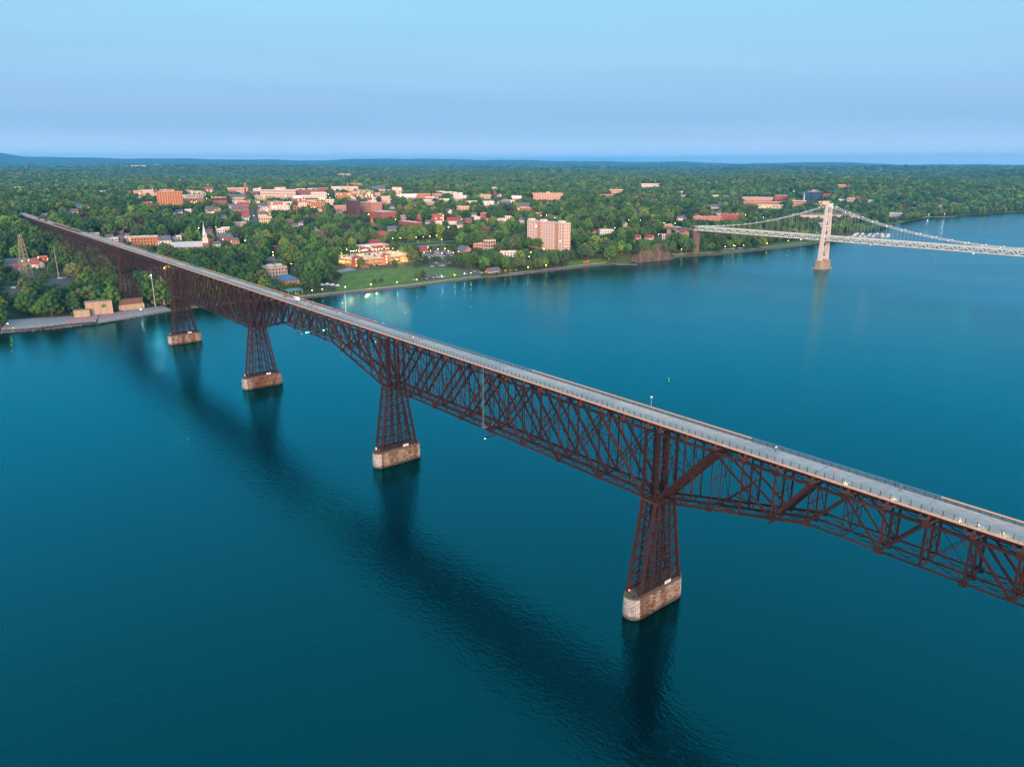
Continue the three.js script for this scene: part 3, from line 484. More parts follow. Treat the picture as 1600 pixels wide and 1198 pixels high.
function anchorSpan(x0, x1) {   // parallel chords, eight double panels
  const L = (x1 - x0) / 8;
  for (let i = 0; i < 8; i++) {
    const a = x0 + i * L, b = a + L, m = (a + b) / 2;
    for (const z of TZ) {
      topChord(a, m, z); topChord(m, b, z);
      mem('bottom_chord', V(a, YB, z), V(b, YB, z), z ? 0.55 : 0.85, z ? 0.72 : 0.6);
      const up = [V(a, YB, z), V(b, YT, z)], dn = [V(a, YT, z), V(b, YB, z)], mid = i === 3 || i === 4, [hv, lt] = i < 4 ? [up, dn] : [dn, up];
      mem('diagonal_strut', hv[0], hv[1], 0.62, mid ? 0.62 : 0.78);
      if (mid) mem('diagonal_strut', lt[0], lt[1], 0.5, 0.6); else pair('counter_brace', lt[0], lt[1], 0.16, 0.24);
      if (i) mem('vertical_post', V(a, YB, z), V(a, YT, z), 0.36, 0.42);
      mem('hanger', V(m, YB, z), V(m, YT, z), 0.22, 0.26);
      mem('counter_brace', V((a + m) / 2, (YB + YT) / 2, z), V((m + b) / 2, (YB + YT) / 2, z), 0.16, 0.2);
    }
    laterals(a, m, YB, YB); laterals(m, b, YB, YB); laterals(a, b, YT, YT);
    if (i) { crossFrames(a, YB, true); gusset(a, YB); gusset(a, YT); } crossFrames(m, YB, false);
    floorAt(m); if (i) floorAt(a);
  }
}
function cantileverArm(x0, dir, len, yEnd, panels = 5) {   // from a pier outwards; returns the end
  const P = len / panels, X = (k) => x0 + dir * k * P, Y = (k) => YB + (yEnd - YB) * k / panels;
  for (let k = 0; k < panels; k++) {
    for (const z of TZ) { topChord(X(k), X(k + 1), z); mem('bottom_chord', V(X(k), Y(k), z), V(X(k + 1), Y(k + 1), z), z ? 0.6 : 0.85, 0.75); }
    laterals(X(k), X(k + 1), Y(k), Y(k + 1)); laterals(X(k), X(k + 1), YT, YT);
    if (k) { crossFrames(X(k), Y(k), k === 4); floorAt(X(k)); if (k % 2 === 0) { gusset(X(k), Y(k)); gusset(X(k), YT); } }
  }
  for (const z of TZ) {
    mem('inclined_strut', V(X(0), Y(0) + 0.2, z), V(X(2), YT, z), 0.7, 1.15);
    mem('diagonal_strut', V(X(2), YT, z), V(X(4), Y(4), z), 0.42, 0.55);
    mem('inclined_strut', V(X(4), Y(4), z), V(X(5), YT, z), 0.6, 0.95);
    mem('vertical_post', V(X(1), Y(1), z), V(X(1), YT, z), 0.34, 0.42);
    mem('hanger', V(X(2), Y(2), z), V(X(2), YT, z), 0.2, 0.24);
    mem('vertical_post', V(X(3), Y(3), z), V(X(3), YT, z), 0.4, 0.46);
    mem('vertical_post', V(X(4), Y(4), z), V(X(4), YT, z), 0.44, 0.5);
    mem('vertical_post', V(X(5), Y(5), z), V(X(5), YT, z), 0.3, 0.36);
    mem('counter_brace', V(X(0), YT - 1, z), V(X(1), (Y(1) + YT) / 2, z), 0.16, 0.2); mem('counter_brace', V(X(0), 50, z), V(X(1), 50.5, z), 0.18, 0.2);
    mem('counter_brace', V(X(2) + dir * 2, Y(2) + 2, z), V(X(3), Y(3), z), 0.2, 0.26);
  }
  mem('inclined_strut', V(X(2), Y(2), 0), V(X(3) + dir * 0.4, (Y(3) + YT) / 2 - 0.2, 0), 0.5, 0.7);
  return X(panels);
}
function cantileverSpan(x0, x1) {
  const arm = 48.5, a = cantileverArm(x0, 1, arm, YS), b = cantileverArm(x1, -1, arm, YS), P = (b - a) / 7, X = (k) => a + k * P;
  for (let k = 0; k < 7; k++) {
    for (const z of TZ) { topChord(X(k), X(k + 1), z); mem('bottom_chord', V(X(k), YS, z), V(X(k + 1), YS, z), z ? 0.36 : 0.5, 0.42); }
    laterals(X(k), X(k + 1), YS, YS); laterals(X(k), X(k + 1), YT, YT);
  }
  for (const z of TZ) {
    for (const [p, q, w] of [[[0, 0], [1, 1], 0.66], [[1, 1], [2, 0], 0.42], [[2, 0], [3, 1], 0.6], [[4, 1], [5, 0], 0.6], [[5, 0], [6, 1], 0.42], [[6, 1], [7, 0], 0.66]]) mem('diagonal_strut', V(X(p[0]), p[1] ? YT : YS, z), V(X(q[0]), q[1] ? YT : YS, z), w * 0.85, w);
    mem('counter_brace', V(X(3), YT, z), V(X(4), YS, z), 0.15); mem('counter_brace', V(X(3), YS, z), V(X(4), YT, z), 0.15);
    for (const k of [2, 3, 4, 5]) mem('vertical_post', V(X(k), YS, z), V(X(k), YT, z), 0.48, 0.52);
    for (const k of [1, 6]) mem('hanger', V(X(k), YS, z), V(X(k), YT, z), 0.2, 0.22);
  }
  for (let k = 0; k <= 7; k++) { crossFrames(X(k), YS, k > 1 && k < 6); floorAt(X(k)); gusset(X(k), k % 2 ? YT : YS); }
}
function tower(px, foot) {
  for (const s of [-1, 1]) for (const z of TZ) { mem('tower_post', V(px + s * HX, YB, z), V(px + s * HX, YT, z), 0.8, 0.8); }
  for (const z of TZ) {
    topChord(px - HX, px + HX, z); mem('bottom_chord', V(px - HX, YB, z), V(px + HX, YB, z), 0.8, 0.9);
    for (let k = 0; k < 5; k++) { const y0 = YB + k * 4.4, y1 = y0 + 4.4; mem('lacing_bar', V(px - HX, y0, z), V(px + HX, y1, z), 0.16); mem('lacing_bar', V(px + HX, y0, z), V(px - HX, y1, z), 0.16); }
    mem('bearing_block', V(px - HX - 0.9, YB - 0.75, z), V(px + HX + 0.9, YB - 0.75, z), 0.9, 0.6, STEEL_RUST);
  }
  for (const s of [-1, 1]) { floorAt(px + s * HX); crossFrames(px + s * HX, YB, true); }
  // splayed legs: two outer rows, a centre row and the later rows between them
  const rows = [[4.66, 9.6, 0.85], [2.4, 4.9, 0.5], [0, 0, 0.7], [-2.4, -4.9, 0.5], [-4.66, -9.6, 0.85]], top = YB - 1.0, n = 6;
  const zAt = (r, y) => r[0] + (r[1] - r[0]) * (top - y) / (top - foot);
  for (const r of rows) {
    for (const s of [-1, 1]) mem('tower_leg', V(px + s * HX, top, r[0]), V(px + s * (HX + 0.15), foot, r[1]), r[2], r[2] * 0.9);
    for (let k = 0; k < n * 2; k++) { const y0 = foot + (top - foot) * k / (n * 2), y1 = foot + (top - foot) * (k + 1) / (n * 2); mem('lacing_bar', V(px - HX, y0, zAt(r, y0)), V(px + HX, y1, zAt(r, y1)), 0.15); mem('lacing_bar', V(px + HX, y0, zAt(r, y0)), V(px - HX, y1, zAt(r, y1)), 0.15); }
  }
  for (const s of [-1, 1]) for (let k = 0; k < n; k++) {
    const y0 = foot + (top - foot) * k / n, y1 = foot + (top - foot) * (k + 1) / n;
    for (const [i, j] of [[0, 2], [2, 4]]) { const a = rows[i], b = rows[j]; mem('tower_brace', V(px + s * HX, y0, zAt(a, y0)), V(px + s * HX, y1, zAt(b, y1)), 0.24); mem('tower_brace', V(px + s * HX, y0, zAt(b, y0)), V(px + s * HX, y1, zAt(a, y1)), 0.24); }
    mem('tower_strut', V(px + s * HX, y1 - 0.2, zAt(rows[0], y1)), V(px + s * HX, y1 - 0.2, zAt(rows[4], y1)), 0.3, 0.4);
    for (const [i, j] of [[0, 1], [3, 4]]) mem('tower_brace', V(px + s * HX, (y0 + y1) / 2, zAt(rows[i], (y0 + y1) / 2)), V(px + s * HX, y1, zAt(rows[j], y1)), 0.18);
  }
  mem('tower_strut', V(px - HX, foot + 0.5, 10.2), V(px - HX, foot + 0.5, -10.2), 0.6, 0.9); mem('tower_strut', V(px + HX, foot + 0.5, 10.2), V(px + HX, foot + 0.5, -10.2), 0.6, 0.9);
}
const FEET = [8, 8, 8, 8, 8, 14];
PIERS.forEach((p, i) => tower(p, FEET[i]));
cantileverSpan(0 + HX, 167 - HX); anchorSpan(-160 + HX, 0 - HX); cantileverSpan(-327 + HX, -160 - HX); anchorSpan(-487 + HX, -327 - HX); cantileverSpan(-654 + HX, -487 - HX);
const viaStart = cantileverArm(-654 - HX, -1, 58, 55, 6);
anchorSpan(167 + HX, WEST);
// the approach viaduct on steel bents
{
  const YV = 55.5; let x = viaStart, k = 0;
  while (x > EAST + 4) {
    const g0 = elev(x, 0), span = k % 2 ? 9 : 24, x1 = Math.max(EAST, x - span), deep = x > -1080, y0 = deep ? YV : 59.2;
    for (const z of [4.66, -4.66]) {
      const n = Math.max(2, Math.round((x - x1) / 4.5));
      topChord(x, x1, z); mem('bottom_chord', V(x, y0, z), V(x1, y0, z), 0.35, 0.5);
      for (let i = 0; i < n; i++) { const a = x + (x1 - x) * i / n, b = x + (x1 - x) * (i + 1) / n; mem('viaduct_brace', V(a, i % 2 ? YT : y0, z), V(b, i % 2 ? y0 : YT, z), 0.26); mem('viaduct_brace', V(b, y0, z), V(b, YT, z), 0.22); }
      const foot = Math.max(1, g0) - 0.5;
      if (foot < y0 - 3) {
        const zf = z * (1 + (y0 - foot) * 0.018); mem('viaduct_leg', V(x, y0, z), V(x, foot, zf), 0.5, 0.5);
        const m = Math.max(1, Math.round((y0 - foot) / 9));
        for (let i = 0; i < m; i++) {
          const ya = foot + (y0 - foot) * i / m, yb = foot + (y0 - foot) * (i + 1) / m, za = zf + (z - zf) * i / m, zb = zf + (z - zf) * (i + 1) / m;
          mem('viaduct_brace', V(x, ya, za), V(x, yb, -zb), 0.2); mem('viaduct_brace', V(x, yb, zb), V(x, yb, 0), 0.22);
          if (k % 2 && x1 > EAST) { mem('viaduct_brace', V(x, ya, za), V(x1, yb, zb), 0.18); mem('viaduct_brace', V(x1, ya, za), V(x, yb, zb), 0.18); }
        }
      }
    }
    floorAt(x); if (span > 10) { floorAt((x + x1) / 2); }
    x = x1; k++;
  }
  for (const z of [-2.2, 2.2]) mem('stringer', V(WEST, 63.45, z), V(EAST, 63.45, z), 0.35, 0.7);
  for (const z of [-3.4, 3.4]) mem('stringer', V(WEST, 63.35, z), V(EAST, 63.35, z), 0.35, 0.85);
}
// access walkways along the lower chords, light grey hoist and beams that stick out at mid span
{
  const grey = mat(0.14, 0.145, 0.155, 0.6);
  mem('hoist_mast', V(-83, YB + 0.6, 5.4), V(-83, 64.2, 5.4), 0.16, 0.3, grey);
  mem('hoist_mast', V(-83.9, YB + 0.6, 5.4), V(-83.9, 64.2, 5.4), 0.12, 0.16, grey);
  mem('hoist_platform', V(-83.2, YB + 0.6, 5.9), V(-83.2, YB + 0.6, -1.5), 1.8, 0.35, grey);
  for (const x of [-77, 44, -245, -570]) {
    const y = x === -77 ? YB - 0.9 : YS - 1.0; mem('light_beam', V(x, y, 10.5), V(x, y, 4.2), 0.6, 0.18); mem('light_beam', V(x, y + 0.9, 10.5), V(x, y + 0.9, 4.2), 0.08, 0.08); for (let k = 0; k < 4; k++) mem('light_beam', V(x, y, 10.4 - k * 2), V(x, y + 0.9, 10.4 - k * 2), 0.07, 0.07);
  }
  for (const [a, b, y] of [[-157, -3, YB + 0.45], [-484, -330, YB + 0.45]]) for (const z of [2.3, -2.3]) mem('inspection_walkway', V(a, y, z), V(b, y, z), 0.8, 0.08);
}
// every member that shows largest is a part of its own, the rest of its kind is one part
for (const [kind, list] of Object.entries(members)) {
  list.sort((a, b) => a.d - b.d);
  list.slice(0, 300).forEach((q) => barMesh(kind, q.A, q.B, q.w, q.h, q.m, bridge));
  const rest = list.slice(300); if (!rest.length) continue;
  const byMat = new Map(); rest.forEach((q) => { if (!byMat.has(q.m)) byMat.set(q.m, []); byMat.get(q.m).push(bar(q.A, q.B, q.w, q.h)); });
  if (byMat.size > 1) { const all = [...byMat.values()].flat(); part(kind, merged(all), STEEL[0], bridge, 'stuff'); } else for (const [m, gs] of byMat) part(kind, merged(gs), m, bridge, 'stuff');
}
// deck panels with open joints, fascia beams, expansion plates
{
  const P = 9.7, joint = mat(0.13, 0.26, 0.40, 0.5);
  const slabs = [CONCRETE, mat(0.33, 0.355, 0.37, 0.8, { map: mottle }), mat(0.41, 0.42, 0.42, 0.8, { map: mottle })];
  let k = 0;
  for (let x = WEST; x > EAST + 1; x -= P, k++) {
    const L = Math.min(P, x - EAST) - 0.07, cx = x - L / 2 - 0.035, dark = cx < -840 && cx > -1010;
    const o = part('deck_panel', box(L, 0.35, DW * 2), dark ? mat(0.03, 0.034, 0.04, 0.85, { map: mottle }) : slabs[(k * 5 + (k >> 1)) % 3], bridge); o.position.set(cx, DECK - 0.175, 0);
    for (const s of [-1, 1]) { const f = part('fascia_panel', box(L, 0.62, 0.3), FASCIA, bridge); f.position.set(cx, DECK - 0.27, s * (DW + 0.153)); }
    const kerb = part('kerb', box(L, 0.16, 0.28), slabs[k % 3], bridge); kerb.position.set(cx, DECK + 0.08, DW - 0.2);
    const kerb2 = part('kerb', box(L, 0.16, 0.28), slabs[(k + 1) % 3], bridge); kerb2.position.set(cx, DECK + 0.08, -DW + 0.2);
  }
  for (const x of [51, -51, -160, -210, -276, -380, -487]) { const o = part('expansion_joint', box(0.35, 0.03, DW * 2 - 0.7), joint, bridge); o.position.set(x, DECK + 0.016, 0); }
}
// railings: posts, rails and wires
{
  const posts = [], bayW = 2.3, up = 1.28;
  for (let x = WEST; x > EAST; x -= bayW) for (const s of [1, -1]) posts.push([x, s]);
  posts.sort((a, b) => Math.hypot(a[0] - EYE.x, a[1] * DW - EYE.z) - Math.hypot(b[0] - EYE.x, b[1] * DW - EYE.z));
  const pg = box(0.13, up, 0.16);
  posts.slice(0, 300).forEach(([x, s]) => { const o = part('railing_post', pg, RAIL_STEEL, bridge); o.position.set(x, DECK + up / 2, s * (DW + 0.12)); });
  part('railing_post', merged(posts.slice(300).map(([x, s]) => pg.clone().translate(x, DECK + up / 2, s * (DW + 0.12)))), RAIL_STEEL, bridge, 'stuff');
  const wire = mat(0.33, 0.36, 0.38, 0.45, { metalness: 0.5 });
  for (const s of [1, -1]) {
    const z = s * (DW + 0.12);
    part('handrail', bar(V(WEST, DECK + up + 0.03, z), V(EAST, DECK + up + 0.03, z), 0.1, 0.06), wire, bridge);
    const ws = []; for (let k = 0; k < 9; k++) ws.push(bar(V(WEST, DECK + 0.16 + k * 0.125, z), V(EAST, DECK + 0.16 + k * 0.125, z), 0.022, 0.022));
    for (let x = WEST; x > EAST; x -= 0.46) ws.push(bar(V(x, DECK + 0.12, z), V(x, DECK + up, z), 0.02, 0.02));
    part('railing_wires', merged(ws), wire, bridge, 'stuff');
  }
}
// lit strips under the far handrail, as seen glowing along the deck
{
  const strip = (r, g, b, k) => new THREE.MeshStandardMaterial({ color: lin(0.06, 0.05, 0.04), emissive: lin(r, g, b), emissiveIntensity: k, roughness: 0.6 }), warm = strip(1, 0.42, 0.14, 0.8), red = strip(1, 0.05, 0.06, 0.8), z = -DW + 0.02;
  const runs = [[100, 78, warm], [28.4, -65.3, warm], [-226, -440, warm], [-462, -560, warm], [-580, -640, warm], [-655, -700, warm], [-715, -830, warm], [-860, -905, warm], [-925, -1010, warm], [-1030, -1150, warm], [-1175, -1280, warm], [-181, -225, red]];
  for (const [a, b, m] of runs) {
    const n = Math.max(1, Math.round((a - b) / 24));
    for (let k = 0; k < n; k++) {
      const x0 = a + (b - a) * k / n - 0.15, x1 = a + (b - a) * (k + 1) / n + 0.15;
      part('light_strip', bar(V(x0, DECK + 1.18, z), V(x1, DECK + 1.18, z), 0.1, 0.2), m, bridge);
      const l = new THREE.RectAreaLight(m === red ? lin(1, 0.08, 0.05) : lin(1, 0.5, 0.2), m === red ? 3 : 7, Math.abs(x1 - x0), 0.12);
      l.position.set((x0 + x1) / 2, DECK + 1.08, z + 0.1); l.lookAt((x0 + x1) / 2, DECK, z + 1.4); scene.add(l);
    }
  }
  const bulb = strip(1, 0.8, 0.42, 1.1);
  for (const x of [59.2, 70.8, 85.0, 88.6, 93.4]) {
    part('deck_light', bx(0.22, 0.22, 0.18, x, DECK + 0.62, DW - 0.08), bulb, bridge);
    lampLight(x, DECK + 0.62, DW - 0.08, lin(1, 0.85, 0.5), 4, 2);
  }
}

// ---------------------------------------------------------------- stone piers, their signs, plants and lamps
function stonePier(px, label, rounded, hgt = 7.6, hz = 12.6, hw = 3.25, base = 0) {
  const t = thing('stone_pier', label, 'pier', [px, base, 0], 0, 'stone piers of the truss bridge');
  const outline = (off) => {   // outline of the pier as points round it
    const P = [], w = hw + off, e = hz + off, r = rounded ? w : 1.6;
    const arc = (cz, a0, a1, n, rx) => { for (let k = 0; k <= n; k++) { const a = a0 + (a1 - a0) * k / n; P.push([Math.sin(a) * rx, cz + Math.cos(a) * rx]); } };
    if (rounded) { arc(e - w, -Math.PI / 2, Math.PI / 2, 14, w); arc(-(e - w), Math.PI / 2, Math.PI * 1.5, 14, w); } else P.push([-w, e - r], [-w + r, e], [w - r, e], [w, e - r], [w, -e + r], [w - r, -e], [-w + r, -e], [-w, -e + r]);
    return P;
  };
  const prism = (P, y0, y1) => { const s = new THREE.Shape(P.map(([x, z]) => new THREE.Vector2(x, -z))); return new THREE.ExtrudeGeometry(s, { depth: y1 - y0, bevelEnabled: false }).rotateX(-Math.PI / 2).translate(0, y0, 0); };
  part('mortar_core', prism(outline(-0.42), -6, hgt - 0.3), mat(0.10, 0.09, 0.08, 1), t);
  // courses of stones, each its own block, uneven in depth and colour; rust has run down the long faces from the steel above
  const gs = [], course = 0.62; let row = 0;
  for (let y = -1.2; y < hgt - 0.5; y += course, row++) {
    const P = outline(-0.25 + (1 - y / hgt) * 0.22), n = P.length; let carry = (row % 2) * 0.7;
    for (let i = 0; i < n; i++) {
      const a = P[i], b = P[(i + 1) % n], L = Math.hypot(b[0] - a[0], b[1] - a[1]); let s = -carry;
      const m = Math.max(1, Math.round(L / 1.35));
      for (let k = 0; k < m; k++) {
        const f0 = k / m, f1 = (k + 1) / m, fm = (f0 + f1) / 2, x = a[0] + (b[0] - a[0]) * fm, z = a[1] + (b[1] - a[1]) * fm, shift = m > 2 && row % 2 ? 0.5 * L / m : 0;
        const ux = (b[0] - a[0]) / L, uz = (b[1] - a[1]) / L, len = L / m - 0.05;
        const g = box(len, course - 0.05, 0.55).clone(); const depth = rr(-0.07, 0.07);
        g.rotateY(Math.atan2(-uz, ux)); g.translate(x + ux * shift + uz * depth, y + course / 2, z + uz * shift - ux * depth);
        const long = Math.abs(uz) > 0.95, zz = z + uz * shift + px, hash = (n3) => { const q = Math.sin(Math.floor(n3) * 127.1) * 43758.5453; return q - Math.floor(q); };
        const run = long ? sst(0.4, 0.62, 0.62 * hash(zz / 2.7) + 0.3 * hash(zz / 1.35 + 40) + rr(0, 0.3)) * (0.55 + 0.45 * hash(zz / 1.35 + row * 0.21)) : rr(0, 0.12);
        const v = rr(0.62, 1.25), wet = y < 0.05 ? 0.3 : y < 0.7 ? 0.5 : 1; let c = long ? [0.29, 0.235, 0.18] : [0.42, 0.42, 0.41]; const ru = [0.125, 0.05, 0.02];
        c = c.map((q, n2) => (q * (1 - run) + ru[n2] * run) * v * wet);
        const col = new Float32Array(24 * 3); for (let q = 0; q < 24; q++) col.set(c, q * 3); g.setAttribute('color', new THREE.BufferAttribute(col, 3)); gs.push(g);
      }
    }
  }
  part('stones', merged(gs), new THREE.MeshStandardMaterial({ vertexColors: true, roughness: 0.9, bumpMap: grainBump, bumpScale: 0.05 }), t, 'stuff');
  part('coping', prism(outline(0.14), hgt - 0.45, hgt), mat(0.13, 0.105, 0.09, 0.95, { map: mottle }), t);
  part('bearing_slab', bx(hw * 2 - 0.9, 0.4, hz * 2 - 5.2, 0, hgt + 0.2, 0), mat(0.12, 0.10, 0.09, 0.9, { map: mottle }), t);
  if (base === 0) {
    const weed = mat(0.05, 0.12, 0.03, 0.9, { side: THREE.DoubleSide }), lv = [];
    for (let k = 0; k < 70; k++) { const s = pick([1, 1, -1]), g = new THREE.PlaneGeometry(0.5, 0.28).rotateX(rr(-1.3, 0.3)).rotateY(rr(0, 6.3)).translate(rr(-0.7, 0.7) + pick([-1.5, 1.7]), hgt + rr(0.02, 0.5), s * (hz - rr(0.6, 2.1))); lv.push(g); }
    part('weeds', merged(lv), weed, t, 'stuff');
    const sg = thing('pier_sign', null, 'sign', [px + hw - 0.1, base + hgt + 0.95, -3.4]); sg.userData.group = 'white boards on the bridge piers';
    const bd = part('board', box(0.08, 1.1, 3.0), mat(0.8, 0.8, 0.78, 0.6), sg); part('print', bx(0.02, 0.14, 2.3, 0.052, 0.12, 0), mat(0.12, 0.12, 0.13, 0.7), bd); part('print', bx(0.02, 0.14, 1.6, 0.052, -0.2, 0), mat(0.12, 0.12, 0.13, 0.7), bd);
    for (const dz of [-1.2, 1.2]) part('support', bx(0.1, 1.2, 0.1, -0.1, -0.6, dz), RAIL_STEEL, sg);
    const nl = thing('navigation_light', null, 'lamp', [px - 1.2, base + hgt, hz - 2.2]); nl.userData.group = 'red lamps on the bridge piers';
    part('stand', cyl(0.09, 0.09, 1.0, 8), RAIL_STEEL, nl); part('lamp_glass', new THREE.SphereGeometry(0.24, 10, 8).translate(0, 1.15, 0), glow(1, 0.08, 0.03, 3), nl);
    lampLight(px - 1.2, base + hgt + 1.15, hz - 2.2, lin(1, 0.12, 0.06), 5, 6);
    return [sg, nl];
  }
}
{
  const where = ['nearest', 'second nearest', 'third nearest', 'farthest'];
  [0, -160, -327, -487].forEach((p, i) => {
    const [sg, nl] = stonePier(p, `${where[i]} ${i < 2 ? 'round nosed' : 'square ended'} rust streaked stone pier standing in the river`, i < 2);
    sg.userData.label = `white sign board on the ${where[i]} stone pier in the river`; nl.userData.label = `small red lamp on the ${where[i]} stone pier in the river`;
  });
  const off = stonePier(167, 'stone pier beyond the right edge of the view', true); off[0].userData.label = 'white sign board on the stone pier beyond the right edge'; off[1].userData.label = 'small red lamp on the stone pier beyond the right edge';
}
// two diamond boards beside the tower legs
for (const [px, w] of [[-160, 'second nearest'], [-327, 'third nearest']]) {
  const s = thing('warning_board', `white diamond board at the near end of the ${w} stone pier`, 'sign', [px - 1.0, 8.9, 10.6]);
  part('board', box(1.3, 1.3, 0.08).clone().rotateZ(Math.PI / 4), mat(0.8, 0.78, 0.76, 0.6), s); part('border', box(1.45, 1.45, 0.04).clone().rotateZ(Math.PI / 4).translate(0, 0, -0.06), mat(0.6, 0.12, 0.05, 0.6), s); part('support', bx(0.1, 1.4, 0.1, 0, -1.1, -0.1), RAIL_STEEL, s);
}
// green channel lamps hung below mid span, a bright yellow work lamp
function hangLamp(label, x, y, z, rod, c, k, size, power) {
  const t = thing('hanging_lamp', label, 'lamp', [x, y, z], 0, 'lamps hung from the truss bridge');
  part('rod', bx(0.08, rod, 0.08, 0, size / 2 + rod / 2, 0), RAIL_STEEL, t); part('lamp_glass', box(0.42, Math.min(size, 0.48), 0.42), glow(...c, k), t); part('hood', bx(0.6, 0.12, 0.6, 0, Math.min(size, 0.48) / 2 + 0.06, 0), RAIL_STEEL, t);
  lampLight(x, y, z, lin(...c), power, 6);
}
hangLamp('green lamp hanging lowest under the middle of the second river span', -240.5, 51.3, 5.6, 2.5, [0.08, 1, 0.55], 22, 0.6, 60);
hangLamp('green lamp hanging inside the truss of the second river span', -219, 56.2, 5.6, 2.2, [0.08, 1, 0.55], 16, 0.6, 30);
hangLamp('small green lamp under the nearest full river span', -77, 38.2, 9.6, 0.6, [0.1, 1, 0.8], 3, 0.3, 2);
hangLamp('bright yellow lamp shining under the deck above the farthest river pier', -497, 60.0, 6.0, 1.6, [1, 0.75, 0.12], 30, 0.5, 200);
// ---------------------------------------------------------------- open ground: lawns, car parks, roads, paths
const GRASS = new THREE.MeshStandardMaterial({ roughness: 1, map: texture(256, (i) => { const t = N1[i] - 0.5, u = N2[i] - 0.5; return [0.30 + 0.22 * t + 0.1 * u, 0.43 + 0.16 * t + 0.1 * u, 0.16 + 0.08 * t]; }, true, 1 / 24) });
const ASPHALT = mat(0.085, 0.088, 0.092, 0.9, { map: mottle }), PATH = mat(0.36, 0.33, 0.28, 0.9, { map: mottle }), WHARF = mat(0.25, 0.27, 0.29, 0.9, { map: mottle }), PAINT = mat(0.7, 0.7, 0.68, 0.8);
const openQuads = [];
function sheet(name, label, q, m, lift, margin = 2) {   // a four-cornered sheet laid over the ground
  const n = 14, pos = [], uv = [], idx = [];
  for (let i = 0; i <= n; i++) for (let j = 0; j <= n; j++) {
    const u = i / n, v = j / n, x = (q[0][0] * (1 - u) + q[1][0] * u) * (1 - v) + (q[3][0] * (1 - u) + q[2][0] * u) * v, z = (q[0][1] * (1 - u) + q[1][1] * u) * (1 - v) + (q[3][1] * (1 - u) + q[2][1] * u) * v;
    pos.push(x, Math.max(0.4, elev(x, z)) + lift, z); uv.push(x, z);
    if (i < n && j < n) { const a = i * (n + 1) + j; idx.push(a, a + 1, a + n + 1, a + n + 1, a + 1, a + n + 2); }
  }
  const g = new THREE.BufferGeometry(); g.setAttribute('position', new THREE.Float32BufferAttribute(pos, 3)); g.setAttribute('uv', new THREE.Float32BufferAttribute(uv, 2)); g.setIndex(idx); g.computeVertexNormals();
  if (g.attributes.normal.getY(0) < 0) { g.setIndex(idx.map((_, k) => idx[k - (k % 3) + [0, 2, 1][k % 3]])); g.computeVertexNormals(); }
  const o = part(name, g, m, null, 'structure'); o.userData.label = label; openQuads.push(q); return o;
}
function ribbon(name, label, pts, w, m, lift) {
  const c = new THREE.CatmullRomCurve3(pts.map(([x, z]) => V(x, 0, z)), false, 'centripetal'), n = Math.max(8, Math.round(c.getLength() / 6)), pos = [], uv = [], idx = [];
  for (let i = 0; i <= n; i++) {
    const p = c.getPointAt(i / n), t = c.getTangentAt(i / n);
    for (const s of [-1, 0, 1]) { const x = p.x - t.z * s * w / 2, z = p.z + t.x * s * w / 2; pos.push(x, Math.max(0.5, elev(x, z)) + lift, z); uv.push(x, z); }
    if (i < n) { const a = i * 3; for (const k of [0, 1]) idx.push(a + k, a + k + 1, a + k + 3, a + k + 3, a + k + 1, a + k + 4); }
    if (i < n) { const q = c.getPointAt(Math.min(1, (i + 1) / n)); openQuads.push([[p.x - t.z * w / 2, p.z + t.x * w / 2], [p.x + t.z * w / 2, p.z - t.x * w / 2], [q.x + t.z * w / 2, q.z - t.x * w / 2], [q.x - t.z * w / 2, q.z + t.x * w / 2]]); }
  }
  const g = new THREE.BufferGeometry(); g.setAttribute('position', new THREE.Float32BufferAttribute(pos, 3)); g.setAttribute('uv', new THREE.Float32BufferAttribute(uv, 2)); g.setIndex(idx); g.computeVertexNormals();
  if (g.attributes.normal.getY(0) < 0) { g.setIndex(idx.map((_, k) => idx[k - (k % 3) + [0, 2, 1][k % 3]])); g.computeVertexNormals(); }
  const o = part(name, g, m, null, 'structure'); o.userData.label = label; return o;
}
const LAWN_AT = ['sloping park lawn left of the shore car park', 'park lawn behind the shore car park', 'park lawn right of the shore car park', 'shore lawn right of the pale tower', 'grass on top of the rock bluff', 'shore lawn right of the rock bluff', 'grass strip around the shore row of cars', 'shore grass under the suspension bridge', 'sports field in the trees behind the station', 'grass shore beyond the suspension bridge tower'];
LAWNS.forEach((q, i) => sheet('lawn', LAWN_AT[i], q, GRASS, 0.3));
const LOT_AT = ['shore car park in front of the lawn', 'large station car park', 'small car park below the station', 'paved landing left of the waterfront restaurant', 'car park below the bridge approach', 'boat yard at the left edge', 'row of parking on the grass shore', 'paved yard left of the pale tower', 'yard beyond the suspension bridge', 'driveway beside the lit garage', 'yard beside the glass tower', 'yard above the station', 'substation yard behind the bridge', 'yard in front of the domed tower'];
LOTS.forEach((q, i) => sheet('car_park', LOT_AT[i], q, i === 9 || i === 12 ? WHARF : ASPHALT, 0.42));
ROADS.forEach(([w, pts], i) => ribbon('road', ['road above the park lawn', 'drive beside the pale tower', 'street climbing into town', 'road beyond the suspension bridge', 'street below the orange block', 'road past the pylon', 'lane under the bridge approach', 'road above the suspension bridge'][i], pts, w, ASPHALT, 0.5));
ribbon('promenade', 'pale shore path along the park', PATHPX.filter(([, z]) => z > -430), 3.2, PATH, 0.55);
ribbon('promenade', 'pale shore path below the pale tower', PATHPX.filter(([, z]) => z < -440), 2.6, PATH, 0.55);
ribbon('promenade', 'shore path right of the rock bluff', PATHPX2, 2.2, PATH, 0.55);
